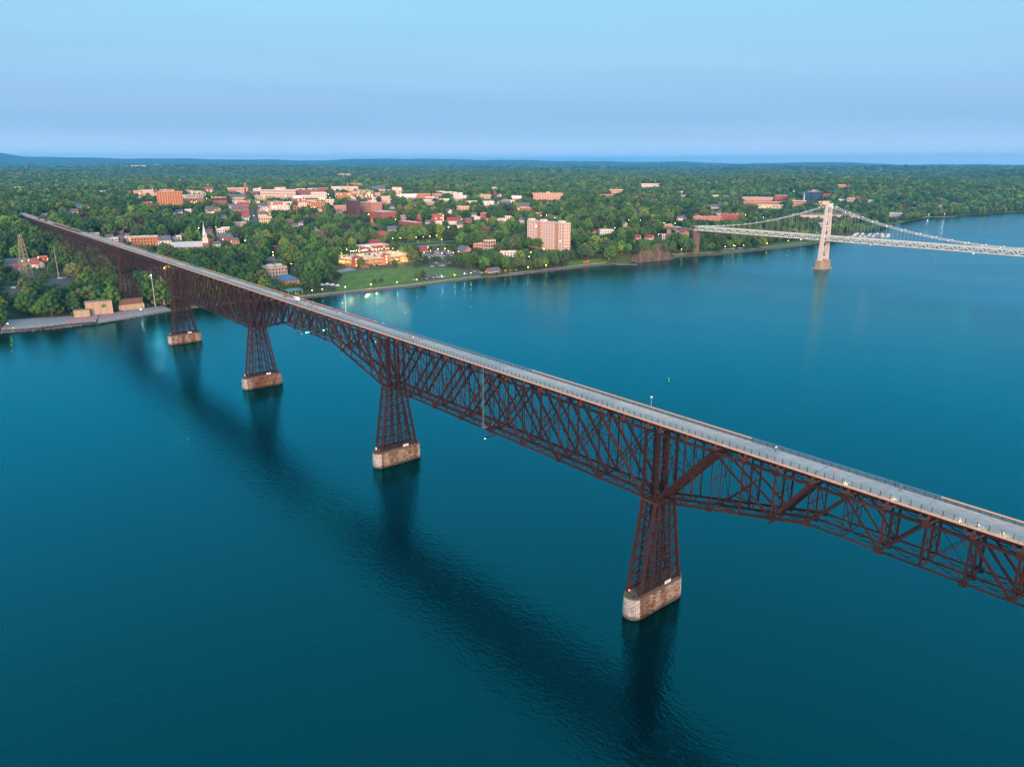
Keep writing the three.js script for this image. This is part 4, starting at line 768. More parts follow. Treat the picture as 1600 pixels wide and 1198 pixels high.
{ // stone edge of the shore
  const gs = []; let sd = 3;
  for (let z = 120; z > -1260; z -= 1.05) { const x = shoreX(z); if (!inView(x, 0, z)) continue; sd = (sd * 16807) % 2147483647; const k = sd / 2147483647; const g = box(0.9 + k * 0.7, 0.6 + k * 0.5, 1.3).clone().rotateY(k * 6).rotateX((k - 0.5) * 0.9).translate(x - 0.3 - ((k * 7) % 1) * 1.6, 0.2 + k * 0.3, z); gs.push(g); }
  part('shore_stones', merged(gs), mat(0.20, 0.18, 0.16, 0.95, { map: mottle }), null, 'stuff').userData.label = 'rough stones lining the water edge';
}
// wharf at the left with its sheet piling
sheet('wharf', 'grey paved wharf at the left edge under the bridge', [[-611, 39], [-636, -32], [-652, -28], [-640, 30]], WHARF, 0.7);
sheet('wharf', 'wide grey wharf at the left edge', [[-622, 112], [-613, 40], [-641, 30], [-662, 100]], WHARF, 0.7);
{
  const t = thing('sheet_piling', 'brown corrugated sheet piling along the left wharf', 'retaining wall');
  const P = STRIP.slice(0, 4), m = mat(0.16, 0.11, 0.09, 0.85, { map: rust });
  for (let i = 0; i < 3; i++) for (let k = 0; k < 14; k++) { const f = k / 14, x = P[i][0] + (P[i + 1][0] - P[i][0]) * f + 0.8, z = P[i][1] + (P[i + 1][1] - P[i][1]) * f; part('pile', cyl(0.75, 0.75, 5, 7, -2.6 + (k % 3) * 0.1), m, t).position.set(x + (k % 2) * 0.5, 0, z); }
  const red = mat(0.45, 0.10, 0.10, 0.7); const pts = STRIP.slice(2); const r2 = thing('red_barrier', 'long low red barrier along the wharf edge', 'barrier');
  for (let i = 0; i < pts.length - 1; i++) for (let k = 0; k < 6; k++) { const f = k / 6, f2 = (k + 0.9) / 6, A = V(pts[i][0] + (pts[i + 1][0] - pts[i][0]) * f - 9, 0, pts[i][1] + (pts[i + 1][1] - pts[i][1]) * f), B = V(pts[i][0] + (pts[i + 1][0] - pts[i][0]) * f2 - 9, 0, pts[i][1] + (pts[i + 1][1] - pts[i][1]) * f2); A.y = Math.max(0.4, elev(A.x, A.z)) + 1.05; B.y = Math.max(0.4, elev(B.x, B.z)) + 1.05; barMesh('barrier_panel', A, B, 0.4, 0.7, red, r2); }
}

// ---------------------------------------------------------------- buildings
const PAL = { white: [0.80, 0.77, 0.74], peachwhite: [0.82, 0.69, 0.60], cream: [0.60, 0.50, 0.33], orange: [0.55, 0.25, 0.11], darkbrick: [0.13, 0.055, 0.05], brick: [0.42, 0.13, 0.09], pinkbrick: [0.56, 0.28, 0.22], peach: [0.68, 0.44, 0.33], pink: [0.60, 0.40, 0.38], tan: [0.42, 0.32, 0.22], beige: [0.52, 0.42, 0.33], amber: [0.60, 0.34, 0.09], rust: [0.30, 0.13, 0.08], grey: [0.34, 0.36, 0.38], brown: [0.20, 0.12, 0.10], slate: [0.13, 0.14, 0.17], blue: [0.06, 0.17, 0.32], red: [0.36, 0.08, 0.07], maroon: [0.30, 0.055, 0.07], pale: [0.52, 0.54, 0.56], glass: [0.20, 0.24, 0.28] };
const NAMES = { white: 'white', peachwhite: 'pale', cream: 'cream', orange: 'orange brick', darkbrick: 'dark brick', brick: 'red brick', pinkbrick: 'pink brick', peach: 'peach', pink: 'pink', tan: 'tan', beige: 'beige', amber: 'yellow', rust: 'rust brown', grey: 'grey', brown: 'brown', slate: 'slate grey', blue: 'blue', red: 'red', maroon: 'maroon', pale: 'pale grey', glass: 'glass' };
const palM = {}; for (const k in PAL) palM[k] = mat(...PAL[k], k === 'slate' || k === 'blue' ? 0.6 : 0.85, { map: mottle });
const GLASS = mat(0.035, 0.04, 0.05, 0.12), LIT = glow(1, 0.62, 0.2, 1.5), TRIM = mat(0.62, 0.6, 0.57, 0.8);
const MASS = [];   // footprints, to keep trees off
function gableBody(w, d, h, rise) { const s = new THREE.Shape([[-w / 2, 0], [w / 2, 0], [w / 2, h], [0, h + rise], [-w / 2, h]].map((p) => new THREE.Vector2(...p))); const g = new THREE.ExtrudeGeometry(s, { depth: d, bevelEnabled: false }).translate(0, 0, -d / 2); return g; }
const groupOf = {};
function facade(list, w, d, h, fl, colW, y0, wf, hf, proud = 0.06) {   // windows on the four sides; list(fn) gets geometry and floor, column
  const fh = (h - y0 - 0.6) / fl;
  for (const [len, off, turn] of [[w, d / 2, 0], [w, d / 2, Math.PI], [d, w / 2, Math.PI / 2], [d, w / 2, -Math.PI / 2]]) {
    const n = Math.max(1, Math.floor((len - 1) / colW)), cw = len / n;
    for (let f = 0; f < fl; f++) for (let c = 0; c < n; c++) list(box(cw * wf, fh * hf, 0.14).clone().translate(-len / 2 + (c + 0.5) * cw, y0 + (f + 0.5) * fh, off + proud - 0.07).rotateY(turn), f, c, turn);
  }
}
function building([name, label, style, wall, roof, x, y, z, w, d, h, rot, fl, lit, pent]) {
  const base = 3.0, t = thing(name, label || null, /tower|slab|block|apartment|townhouse/.test(name) ? 'apartment building' : /house/.test(name) ? 'house' : /church/.test(name) ? 'church' : 'building', [x, y - 0.3, z], rot);
  const W = palM[wall], R = palM[roof]; MASS.push({ x, y, z, w, d, rot, big: label ? 1 : 0, h, t });
  const dist = Math.hypot(x - EYE.x, z - EYE.z), near = dist < 1500;
  const panes = [], lits = []; const put = (g) => (rnd() < lit ? lits : panes).push(g);
  if (style === 'gable' || style === 'hip') {
    const rise = Math.min(w, d) * (style === 'hip' ? 0.28 : 0.42), eave = Math.max(2.4, h - rise * 0.75), alongX = w > d; const a = alongX ? d : w, b = alongX ? w : d, turn = alongX ? Math.PI / 2 : 0;
    if (style === 'gable') {
      part('wall', merged([gableBody(a, b, eave, rise).rotateY(turn), box(w, base, d).clone().translate(0, -base / 2, 0)]), W, t);
      const sl = Math.hypot(a / 2, rise) + 0.5, ang = Math.atan2(rise, a / 2);
      let rf; for (const s of [-1, 1]) rf = part('roof', box(sl, 0.28, b + 0.9).clone().rotateZ(-s * ang).translate(s * (a / 4 + 0.12), eave + rise / 2 + 0.08, 0).rotateY(turn), R, t);
      if (near || rnd() < 0.5) part('chimney', bx(0.9, 2.2, 0.9, a * 0.18, eave + rise * 0.9, b * 0.2).rotateY(turn), palM.brick, rf);
    } else {
      part('wall', bx(w, eave + base, d, 0, (eave - base) / 2, 0), W, t);
      const i = Math.min(w, d) / 2 * 0.9, o = 0.7, q = [[-w / 2 - o, 0, d / 2 + o], [w / 2 + o, 0, d / 2 + o], [w / 2 + o, 0, -d / 2 - o], [-w / 2 - o, 0, -d / 2 - o], [-w / 2 + i, rise, 0], [w / 2 - i, rise, 0]];
      const f = [0, 1, 5, 0, 5, 4, 1, 2, 5, 2, 3, 4, 2, 4, 5, 3, 0, 4, 0, 2, 1, 0, 3, 2], g = new THREE.BufferGeometry(); g.setAttribute('position', new THREE.Float32BufferAttribute(f.flatMap((k) => [q[k][0], q[k][1] + eave, q[k][2]]), 3)); g.setAttribute('uv', new THREE.Float32BufferAttribute(f.flatMap((k) => [q[k][0], q[k][2]]), 2)); g.computeVertexNormals();
      part('roof', g, R, t);
    }
    facade(put, w, d, eave, fl, 3.2, 0.5, 0.36, 0.48);
    if (near) { const dr = part('door', bx(1.2, 2.2, 0.1, w * 0.12, 1.1, d / 2 + 0.06), palM.brown, t); part('handle', bx(0.1, 0.12, 0.1, w * 0.12 + 0.4, 1.05, d / 2 + 0.15), TRIM, dr); }
  } else {
    if (style === 'frame') {
      part('wall', bx(w - 1.2, h - 0.4 + base, d - 1.2, 0, (h - 0.4 - base) / 2, 0), palM.brown, t);
      const nx = Math.max(2, Math.round(w / 5.5)), nz = Math.max(2, Math.round(d / 5.5)), cols = [];
      for (let f = 0; f <= fl; f++) cols.push(bx(w, 0.9, d, 0, f * h / fl - (f === fl ? 0.45 : 0), 0));
      for (let k = 0; k <= nx; k++) for (const s of [-1, 1]) cols.push(bx(0.7, h + base - 0.1, 0.7, -w / 2 + 0.4 + k * (w - 0.8) / nx, (h - base) / 2 - 0.05, s * (d / 2 - 0.38)));
      for (let k = 1; k < nz; k++) for (const s of [-1, 1]) cols.push(bx(0.7, h + base - 0.1, 0.7, s * (w / 2 - 0.38), (h - base) / 2 - 0.05, -d / 2 + k * d / nz));
      part('frame', merged(cols), W, t); facade(put, w - 1.2, d - 1.2, h - 0.6, fl, 5.5, 0.5, 0.7, 0.6);
    } else {
      part('wall', bx(w, h + base, d, 0, (h - base) / 2, 0), W, t);
      if (style === 'band') { const fh = h / fl; for (let f = 0; f < fl; f++) part('window_band', bx(w + 0.1, fh * 0.4, d + 0.1, 0, (f + 0.55) * fh, 0), rnd() < 0.15 ? palM.brown : GLASS, t); }
      else if (style === 'glass') {
        const fh = h / fl; const blue = mat(0.03, 0.13, 0.26, 0.08, { metalness: 0.4 });
        for (let f = 0; f < fl; f++) { part('glass_band', bx(w * 0.72, fh * 0.82, d + 0.16, w * 0.14, (f + 0.5) * fh, 0), blue, t); part('glass_band', bx(0.2, fh * 0.6, d * 0.8, w / 2 + 0.08, (f + 0.5) * fh, 0), blue, t); if (f < 7) part('lit_window', bx(1.4, fh * 0.5, 0.2, -w * 0.3, (f + 0.5) * fh, d / 2 + 0.14), LIT, t); }
      } else if (style === 'slab') {
        // pale bays with small windows, one shallow brick line per floor and two full height tan strips
        const fh = h / fl, tanM = palM.tan, strip = palM.orange;
        for (const f of [-0.17, 0.31]) part('stair_strip', bx(w * 0.075, h - 0.3, 0.7, f * w, h / 2, d / 2 + 0.3), mat(0.50, 0.29, 0.17, 0.85, { map: mottle }), t);
        for (let k = 0; k < fl; k++) part('floor_line', bx(w + 0.3, 0.5, d + 0.3, 0, (k + 0.98) * fh, 0), mat(0.44, 0.21, 0.17, 0.9), t);
        let n = 0;
        for (let k = 0; k < fl; k++) {
          for (let c = 0; c < 14; c++) { const u = -w / 2 + (c + 0.5) * w / 14; if (Math.abs(u + 0.17 * w) < w * 0.05 || Math.abs(u - 0.31 * w) < w * 0.05) continue; part(n++ % 41 === 17 ? 'lit_window' : 'window', bx(2.9, fh * 0.36, 0.16, u, (k + 0.5) * fh, d / 2 + 0.03), n % 41 === 18 ? LIT : n % 3 ? palM.red : palM.brown, t); }
          for (let c = 0; c < 3; c++) part('window', bx(0.16, fh * 0.42, 2.1, w / 2 + 0.03, (k + 0.5) * fh, (c - 1) * d / 3.2), n % 2 ? palM.brown : palM.red, t);
        }
        for (const f of [-0.45, -0.12, 0.36]) part('roof_hut', bx(w * 0.1, 3.2, d * 0.6, f * w, h + 1.6, 0), W, t);
      } else facade(put, w, d, h, fl, near ? 3.4 : 4.4, 0.6, 0.45, 0.5);
    }
    part('roof', bx(w - 0.6, 0.3, d - 0.6, 0, h + 0.155, 0), R, t);
    part('parapet', merged([bx(w + 0.12, 0.7, 0.3, 0, h + 0.32, d / 2 - 0.1), bx(w + 0.12, 0.7, 0.3, 0, h + 0.32, -d / 2 + 0.1), bx(0.3, 0.7, d - 0.52, w / 2 - 0.1, h + 0.32, 0), bx(0.3, 0.7, d - 0.52, -w / 2 + 0.1, h + 0.32, 0)]), W, t);
    if (pent === 1) part('penthouse', bx(Math.min(10, w * 0.25), 4.2, d * 0.6, w * 0.02, h + 2.4, 0), W, t);
    if (pent === 2) for (const k of [-1, 1]) part('roof_monitor', bx(w * 0.36, 2.6, d * 0.3, -0.5, h + 1.6, k * d * 0.22), palM.pale, t);
    if (style !== 'slab' && w > 14) { const u = []; for (let k = 0; k < 2 + w / 12; k++) u.push(bx(rr(1.2, 2.6), rr(0.9, 1.7), rr(1.2, 2.4), rr(-w * 0.38, w * 0.38), h + 0.9, rr(-d * 0.3, d * 0.3))); part('roof_units', merged(u), palM.pale, t, 'stuff'); }
  }
  if (name === 'glass_tower') { part('penthouse_light', bx(8, 0.5, 6, w * 0.02, h + 4.9, 0), glow(1, 0.05, 0.03, 4), t); }
  if (panes.length) { if (panes.length <= 60 && near) panes.forEach((g) => { const wn = part('window', g, GLASS, t); g.computeBoundingBox(); const bb = g.boundingBox, c = bb.getCenter(V()), sz = bb.getSize(V()); part('sill', bx(sz.x + 0.12, 0.14, sz.z + 0.12, c.x, bb.min.y - 0.07, c.z), TRIM, wn); }); else part('windows', merged(panes), GLASS, t, 'stuff'); }
  if (lits.length) { if (lits.length <= 40 && near) lits.forEach((g) => part('lit_window', g, LIT, t)); else part('lit_windows', merged(lits), LIT, t, 'stuff'); }
  t.userData.wall = undefined; delete t.userData.wall;
  if (!label) { t.userData.look = `${NAMES[wall]} ${name === 'house' ? 'house with ' + NAMES[roof] + ' gable roof' : name === 'townhouse' ? 'gabled townhouse' : (style === 'gable' ? 'gabled building' : 'flat roofed building')}`; }
  return t;
}
const BUILT = BUILDINGS.map(building);
// lower town blocks and small houses between the trees, where the town goes on
function fill(n, x0, x1, z0, z1, gap, make) {
  let k = 0, tries = 0;
  while (k < n && tries++ < 6000) {
    const x = rr(x0, x1), z = rr(z0, z1); if (!inView(x, 40, z, 0.98)) continue;
    const d = shoreX(z) - x; if (d < 170 || Math.abs(z) < 26) continue;
    if (MASS.some((m) => Math.hypot(m.x - x, m.z - z) < gap + Math.max(m.w, m.d) * 0.55)) continue;
    const e = toEye(x, z); BUILT.push(building(make(+x.toFixed(1), +z.toFixed(1), Math.atan2(e.x, e.z)))); k++;
  }
}
fill(84, -2300, -1300, -1150, -330, 16, (x, z, a) => { const w = rr(16, 40); return ['town_building', 0, rnd() < 0.2 ? 'gable' : 'flat', pick(['white', 'peachwhite', 'white', 'pinkbrick', 'brick', 'orange', 'peach', 'peachwhite', 'cream', 'beige']), pick(['white', 'pale', 'grey', 'peach', 'brown']), x, elev(x, z) - 0.4, z, w, rr(12, 22), rr(8, 15), a + rr(-0.3, 0.3), 3, 0.12, 0]; });
fill(110, -2500, -760, -1500, 120, 13, (x, z, a) => ['house', 0, 'gable', pick(['white', 'white', 'peachwhite', 'cream', 'pinkbrick', 'brick', 'grey']), pick(['slate', 'slate', 'brown', 'red', 'slate']), x, elev(x, z) - 0.4, z, rr(8, 13), rr(7.5, 10), rr(7.5, 10.5), a + pick([0.25, -0.9, 0.5]), 2, 0.06, 0]);
// open ground that one can see from the river
for (const i of [0, 1, 2, 3, 4, 5, 9, 12]) { const q = LOTS[i], x = (q[0][0] + q[1][0] + q[2][0] + q[3][0]) / 4, z = (q[0][1] + q[1][1] + q[2][1] + q[3][1]) / 4; MASS.push({ x, y: elev(x, z), z, w: Math.hypot(q[0][0] - q[1][0], q[0][1] - q[1][1]) * 0.8, d: Math.hypot(q[0][0] - q[1][0], q[0][1] - q[1][1]) * 0.5, rot: 0, big: 0, h: 2 }); }
// ---------------------------------------------------------------- towers, blocks and structures of their own
const landmarks = [];   // [object, phrase] used to tell look-alikes apart in labels
const WHITE = mat(0.72, 0.70, 0.67, 0.7), TIMBER = mat(0.20, 0.15, 0.11, 0.9), DARK = mat(0.03, 0.03, 0.035, 0.6), GALV = mat(0.36, 0.38, 0.38, 0.5, { metalness: 0.4 });
{
  const [x, z] = STEEPLE[0], y = elev(x, z), t = thing('church_steeple', 'white church steeple with a tall thin spire', 'steeple', [x - 2, y - 0.4, z - 3]);
  part('tower', bx(6, 14, 6, 0, 7, 0), WHITE, t); part('tower_base', bx(6.6, 8, 6.6, 0, 4, 0), palM.brick, t); const bf = part('belfry', bx(4.4, 7, 4.4, 0, 17.5, 0), WHITE, t); part('cornice', bx(6.8, 0.6, 6.8, 0, 14.2, 0), TRIM, t);
  for (const [dx, dz, r] of [[0, 2.23, 0], [2.23, 0, Math.PI / 2]]) part('louvre', bx(1.6, 3.4, 0.12, 0, 17.5, 0).rotateY(r).translate(dx, 0, dz), palM.grey, bf);
  const sp = part('spire', new THREE.ConeGeometry(2.1, 14, 8).translate(0, 28, 0), WHITE, t); part('finial', cyl(0.25, 0.12, 2.2, 6, 34.6), mat(0.7, 0.45, 0.12, 0.4), sp); landmarks.push([t, 'the white church steeple']);
  MASS.push({ x: x - 2, y, z: z - 3, w: 8, d: 8, rot: 0, big: 1, h: 36, t });
}
function spire(x, z, y, h, m, label, lit) {
  const t = thing('spire', label, 'steeple', [x, y, z]); part('shaft', bx(4, h * 0.55, 4, 0, h * 0.275, 0), m, t); part('cap', new THREE.ConeGeometry(2.6, h * 0.5, 6).translate(0, h * 0.8, 0), m, t); part('string_course', bx(4.4, 0.5, 4.4, 0, h * 0.55, 0), TRIM, t);
  if (lit) { part('lamp_glass', new THREE.SphereGeometry(0.24, 8, 6).translate(0, h * 1.06, 0), glow(1, 0.8, 0.4, 60), t); lampLight(x, y + h * 1.06, z, lin(1, 0.8, 0.45), 900, 6); }
  return t;
}
spire(-1840, -866, 52, 40, palM.amber, 'yellow lit church spire behind the cream office building');
spire(-1985, -1395, 46, 34, palM.red, 'thin dark red spire standing alone in the trees');
spire(-2010, -390, 54, 30, palM.pink, 'pale pink spire behind the orange brick apartment block');
spire(-1062, -500, 30, 22, palM.brick, 'short red brick spire above the station trees');
spire(-1838, -571, 88, 5, palM.brick, 'lit cap of the tall slender red brick tower', true);
{ const t = thing('radio_mast', 'thin radio mast above the town centre', 'mast', [-1900, 50, -880]); for (let k = 0; k < 3; k++) part('leg', bar(V(Math.sin(k * 2.1) * 1.4, 0, Math.cos(k * 2.1) * 1.4), V(0, 46, 0), 0.35), GALV, t); for (let k = 0; k < 6; k++) part('ring', bx(2.2 - k * 0.3, 0.3, 2.2 - k * 0.3, 0, 6 + k * 6, 0), GALV, t); }
// tan concrete blocks on the left bank: the land pier of the bridge and old footings
const BOARD = mat(0.47, 0.36, 0.25, 0.9, { map: mottle }), BOARD2 = mat(0.36, 0.24, 0.17, 0.9, { map: rust });
function block(label, x, z, w, h, d, turn, tiers = 1, ribs = 0, y0) {
  const t = thing('concrete_block', label, 'footing', [x, (y0 ?? elev(x, z)) - 1.2, z], turn, 'old concrete footings on the left bank');
  for (let k = 0; k < tiers; k++) { const s = 1 - k * 0.08, hh = (h + 1.2) / tiers; part('tier', bx(w * s, hh - 0.12, d * s, 0, hh * (k + 0.5), 0), k % 2 ? BOARD2 : BOARD, t); }
  for (let k = 0; k < ribs; k++) part('board_rib', bx(w / ribs - 0.12, h + 0.6, 0.16, -w / 2 + (k + 0.5) * w / ribs, (h + 1.2) / 2, d / 2 + 0.08), k % 3 ? BOARD : mat(0.42, 0.31, 0.21, 0.9, { map: mottle }), t);
  part('cap', bx(w * (1 - (tiers - 1) * 0.08) + 0.5, 0.5, d * (1 - (tiers - 1) * 0.08) + 0.5, 0, h + 1.45, 0), mat(0.30, 0.24, 0.19, 0.95, { map: mottle }), t); return t;
}
const faceEye = (x, z) => { const e = toEye(x, z); return Math.atan2(e.x, e.z); };
landmarks.push([block('large tan board marked concrete block on the left bank', -646, 29, 22.5, 12, 9, faceEye(-646, 29), 1, 12), 'the large tan concrete block']);
block('low broken tan concrete wall beside the large block', -640, 45, 13, 6.5, 5, faceEye(-640, 45), 1, 7);
block('three tiered tan concrete block right of the bridge land pier', -668, -31, 17, 15, 9, faceEye(-668, -31), 3);
{ const t = thing('land_pier', 'tan and rust concrete pier carrying the bridge tower on the left bank', 'pier', [-654, 1, 0]); part('base', bx(8, 8.6, 23, 0, 3.2, 0), BOARD, t); part('upper_block', bx(7.4, 5.0, 21.6, 0, 10.1, 0), BOARD2, t); part('coping', bx(8, 0.5, 22.2, 0, 12.8, 0), mat(0.2, 0.13, 0.1, 0.9, { map: mottle }), t); for (const k of [-7, 0, 7]) part('buttress', bx(1.2, 7, 2.4, 4.4, 2.4, k), BOARD, t); landmarks.push([t, 'the bridge land pier']); }
block('low pink brick footing under the viaduct', -712, 6, 15, 7, 6, faceEye(-712, 6), 1, 0);

// lattice pylon and poles at the left
function lattice(t, h, b, top, m, n, w = 0.3) {
  for (const [sx, sz] of [[1, 1], [1, -1], [-1, -1], [-1, 1]]) part('leg', bar(V(sx * b, 0, sz * b), V(sx * top, h, sz * top), w), m, t);
  for (let k = 0; k < n; k++) { const f = k / n, g = (k + 1) / n, a = b + (top - b) * f, c = b + (top - b) * g, y0 = h * f, y1 = h * g; for (let q = 0; q < 4; q++) { const r = q * Math.PI / 2; part('brace', bar(V(-a, y0, a), V(c, y1, c), w * 0.5).rotateY(r), m, t); part('brace', bar(V(a, y0, a), V(-c, y1, c), w * 0.5).rotateY(r), m, t); } }
}
{ const [x, z] = PYLON[0], y = elev(x, z), t = thing('lattice_pylon', 'tall tan lattice pylon at the left edge', 'pylon', [x, y - 0.3, z], 0.6), m = mat(0.30, 0.26, 0.18, 0.7); lattice(t, 50, 4.6, 1.0, m, 10, 0.5); for (const k of [0, 1, 2]) part('crossarm', bx(9 - k * 1.2, 0.35, 0.35, 0, 41 + k * 4, 0), m, t); landmarks.push([t, 'the lattice pylon']); MASS.push({ x, y, z, w: 10, d: 10, rot: 0, big: 0, h: 8 }); }
POLES.forEach(([x, z], i) => { const t = thing('utility_pole', null, 'pole', [x, elev(x, z) - 0.3, z], rr(0, 3), 'wooden utility poles'); const h = i < 2 ? 26 : rr(10, 13); part('post', cyl(i < 2 ? 0.35 : 0.22, 0.16, h, 7), i < 2 ? mat(0.5, 0.45, 0.36, 0.8) : TIMBER, t); part('crossarm', bx(2.4, 0.2, 0.2, 0, h - 0.8, 0), TIMBER, t); part('insulator', bx(0.2, 0.3, 0.2, 0.9, h - 0.55, 0), GALV, t); t.userData.look = 'wooden utility pole'; });
{ // two tall pale floodlight masts beside the bridge
  for (const [x, z, h, l] of [[-660, -22, 40, 'left'], [-664, -31.5, 43, 'right']]) { const t = thing('light_mast', `${l} one of two tall pale masts under the bridge`, 'mast', [x + 8, elev(x, z) - 0.3, z]); part('post', cyl(0.5, 0.3, h, 8), mat(0.55, 0.5, 0.42, 0.7), t); part('ladder', bx(0.1, h * 0.95, 0.5, 0.6, h / 2, 0), GALV, t); part('head', bx(1.6, 0.5, 1, 0, h, 0), GALV, t); if (l === 'left') { part('lamp_glass', bx(0.45, 0.3, 0.45, 0, h * 0.78, 0.7), glow(1, 0.95, 0.8, 60), t); lampLight(x + 8, elev(x, z) + h * 0.78 - 0.3, z + 0.7, lin(1, 0.95, 0.8), 160, 5); } }
}
// substation behind the left bank: rows of thin gantries
{ const t = thing('substation', 'grey substation of thin steel gantries behind the bridge', 'substation', [-782, elev(-782, -55) - 0.2, -55]); const m = mat(0.28, 0.31, 0.32, 0.6); for (let i = 0; i < 5; i++) for (let j = 0; j < 6; j++) { part('gantry_post', bx(0.4, 8, 0.4, i * 9 - 18, 4, j * 9 - 24), m, t); if (j < 5) part('gantry_beam', bx(0.3, 0.4, 8.6, i * 9 - 18, 7.7, j * 9 - 19.5), m, t); if ((i + j) % 2) part('transformer', bx(2, 2.4, 2.4, i * 9 - 14, 1.2, j * 9 - 20), palM.pale, t); } }

// ---------------------------------------------------------------- cars
const carPaint = [[0.62, 0.63, 0.65], [0.30, 0.32, 0.34], [0.04, 0.045, 0.05], [0.45, 0.03, 0.03], [0.03, 0.08, 0.25], [0.12, 0.13, 0.14], [0.70, 0.70, 0.68], [0.20, 0.21, 0.19]].map((c) => new THREE.MeshPhysicalMaterial({ color: lin(...c), roughness: 0.35, metalness: 0.3, clearcoat: 0.6, clearcoatRoughness: 0.1 }));
const carNames = ['silver', 'dark grey', 'black', 'red', 'blue', 'charcoal', 'white', 'olive'];
function profileGeo(pts, w, bev = 0.08) { return new THREE.ExtrudeGeometry(new THREE.Shape(pts.map((p) => new THREE.Vector2(...p))), { depth: w - bev * 2, bevelEnabled: true, bevelThickness: bev, bevelSize: bev, bevelSegments: 1 }).translate(0, 0, -w / 2 + bev); }
const CAR = { body: profileGeo([[-2.15, 0.35], [2.15, 0.35], [2.2, 0.75], [1.9, 0.92], [0.95, 0.98], [-1.5, 1.0], [-2.15, 0.95], [-2.2, 0.6]], 1.78), cabin: profileGeo([[-1.75, 0.98], [1.0, 0.98], [0.3, 1.42], [-1.2, 1.46]], 1.5), top: profileGeo([[-1.25, 1.42], [0.32, 1.4], [0.2, 1.5], [-1.1, 1.52]], 1.42, 0.04), wheel: new THREE.CylinderGeometry(0.34, 0.34, 0.24, 10).rotateX(Math.PI / 2), lamp: box(0.08, 0.16, 0.36) };
const CAR2 = { body: profileGeo([[-2.3, 0.4], [2.3, 0.4], [2.35, 0.95], [2.1, 1.12], [1.2, 1.16], [-2.25, 1.18], [-2.35, 0.7]], 1.86), cabin: profileGeo([[-2.2, 1.16], [1.25, 1.16], [0.6, 1.68], [-2.0, 1.72]], 1.62), top: profileGeo([[-2.1, 1.68], [0.65, 1.64], [0.45, 1.78], [-1.9, 1.8]], 1.55, 0.04), wheel: CAR.wheel, lamp: CAR.lamp };
const tyre = mat(0.02, 0.02, 0.022, 0.9), headM = mat(0.7, 0.7, 0.68, 0.2), tailM = mat(0.35, 0.02, 0.02, 0.3);
function makeCar(kind, paint) {
  const K = kind ? CAR2 : CAR, t = thing('parked_car', null, 'car', [0, 0, 0], 0, 'parked cars');
  part('body', K.body, carPaint[paint], t); part('windows', K.cabin, GLASS, t); part('roof', K.top, carPaint[paint], t);
  for (const [x, z] of [[1.35, 0.8], [1.35, -0.8], [-1.35, 0.8], [-1.35, -0.8]]) part('wheel', K.wheel, tyre, t).position.set(x, 0.34, z);
  for (const s of [1, -1]) { part('headlight', K.lamp, headM, t).position.set(2.18, 0.75, s * 0.6); part('tail_light', K.lamp, tailM, t).position.set(-2.2, 0.8, s * 0.6); }
  t.userData.look = `${carNames[paint]} ${kind ? 'van shaped car' : 'car'}`; return t;
}
const protoCars = new Map(), CARS = [];
function car(x, z, turn, y) {
  const paint = pick([0, 0, 0, 1, 1, 2, 2, 3, 4, 5, 5, 6, 6, 7, 6]), kind = rnd() < 0.45 ? 1 : 0, key = paint * 2 + kind; let c;
  if (protoCars.has(key)) { c = copyOf(protoCars.get(key)); } else { c = makeCar(kind, paint); protoCars.set(key, c); }
  c.position.set(x, (y ?? elev(x, z)) + 0.5, z); c.rotation.y = turn; CARS.push(c); return c;
}
function fillLot(q, rows, cols, fill, turn) { for (let i = 0; i < rows; i++) for (let j = 0; j < cols; j++) { if (rnd() > fill) continue; const u = (j + 0.5) / cols, v = (i + 0.5) / rows, x = (q[0][0] * (1 - u) + q[1][0] * u) * (1 - v) + (q[3][0] * (1 - u) + q[2][0] * u) * v, z = (q[0][1] * (1 - u) + q[1][1] * u) * (1 - v) + (q[3][1] * (1 - u) + q[2][1] * u) * v; car(x + rr(-0.3, 0.3), z + rr(-0.3, 0.3), turn + (i % 2) * Math.PI + rr(-0.04, 0.04)); } }
fillLot(LOTS[0], 2, 18, 0.88, 0.15); fillLot(LOTS[1], 8, 13, 0.85, 0.1); fillLot(LOTS[2], 3, 7, 0.75, 0.2); fillLot(LOTS[3], 2, 5, 0.6, 0.4); fillLot(LOTS[6], 1, 15, 0.85, 1.2); fillLot(LOTS[7], 2, 5, 0.6, 0.6); fillLot(LOTS[11], 2, 6, 0.5, 0.3); fillLot(LOTS[13], 2, 6, 0.5, 0.3);
LEFTCARS.forEach(([x, z]) => car(x, z, rr(0, 6)));

// ---------------------------------------------------------------- street lamps
const LAMPS = [];
const bulbs = { yellow: [lin(1, 0.78, 0.2), glow(1, 0.74, 0.16, 60)], amber: [lin(1, 0.55, 0.14), glow(1, 0.55, 0.12, 60)], white: [lin(1, 0.93, 0.75), glow(1, 0.93, 0.75, 70)] };
function lamp(x, z, h, kind, power, name = 'street_lamp') {
  const y = elev(x, z), t = thing(name, null, 'street lamp', [x, y - 0.2, z], faceEye(x, z), name === 'street_lamp' ? 'lit street lamps' : 'lit floodlights');
  part('post', cyl(0.12, 0.08, h, 6), GALV, t); part('arm', bx(0.1, 0.1, 1.1, 0, h, 0.5), GALV, t); part('hood', bx(0.6, 0.1, 0.6, 0, h + 0.02, 1.0), GALV, t); part('lamp_glass', new THREE.SphereGeometry(0.235, 8, 6).translate(0, h - 0.25, 1.0), bulbs[kind][1], t);
  const e = toEye(x, z); lampLight(x + e.x, y - 0.2 + h - 0.25, z + e.z, bulbs[kind][0], power, 11); LAMPS.push(t); MASS.push({ x, y, z, w: 5, d: 5, rot: 0, big: 0, h: h * 2.5 }); t.userData.look = `lit ${kind} ${name === 'street_lamp' ? 'street lamp' : 'floodlight'}`;
}
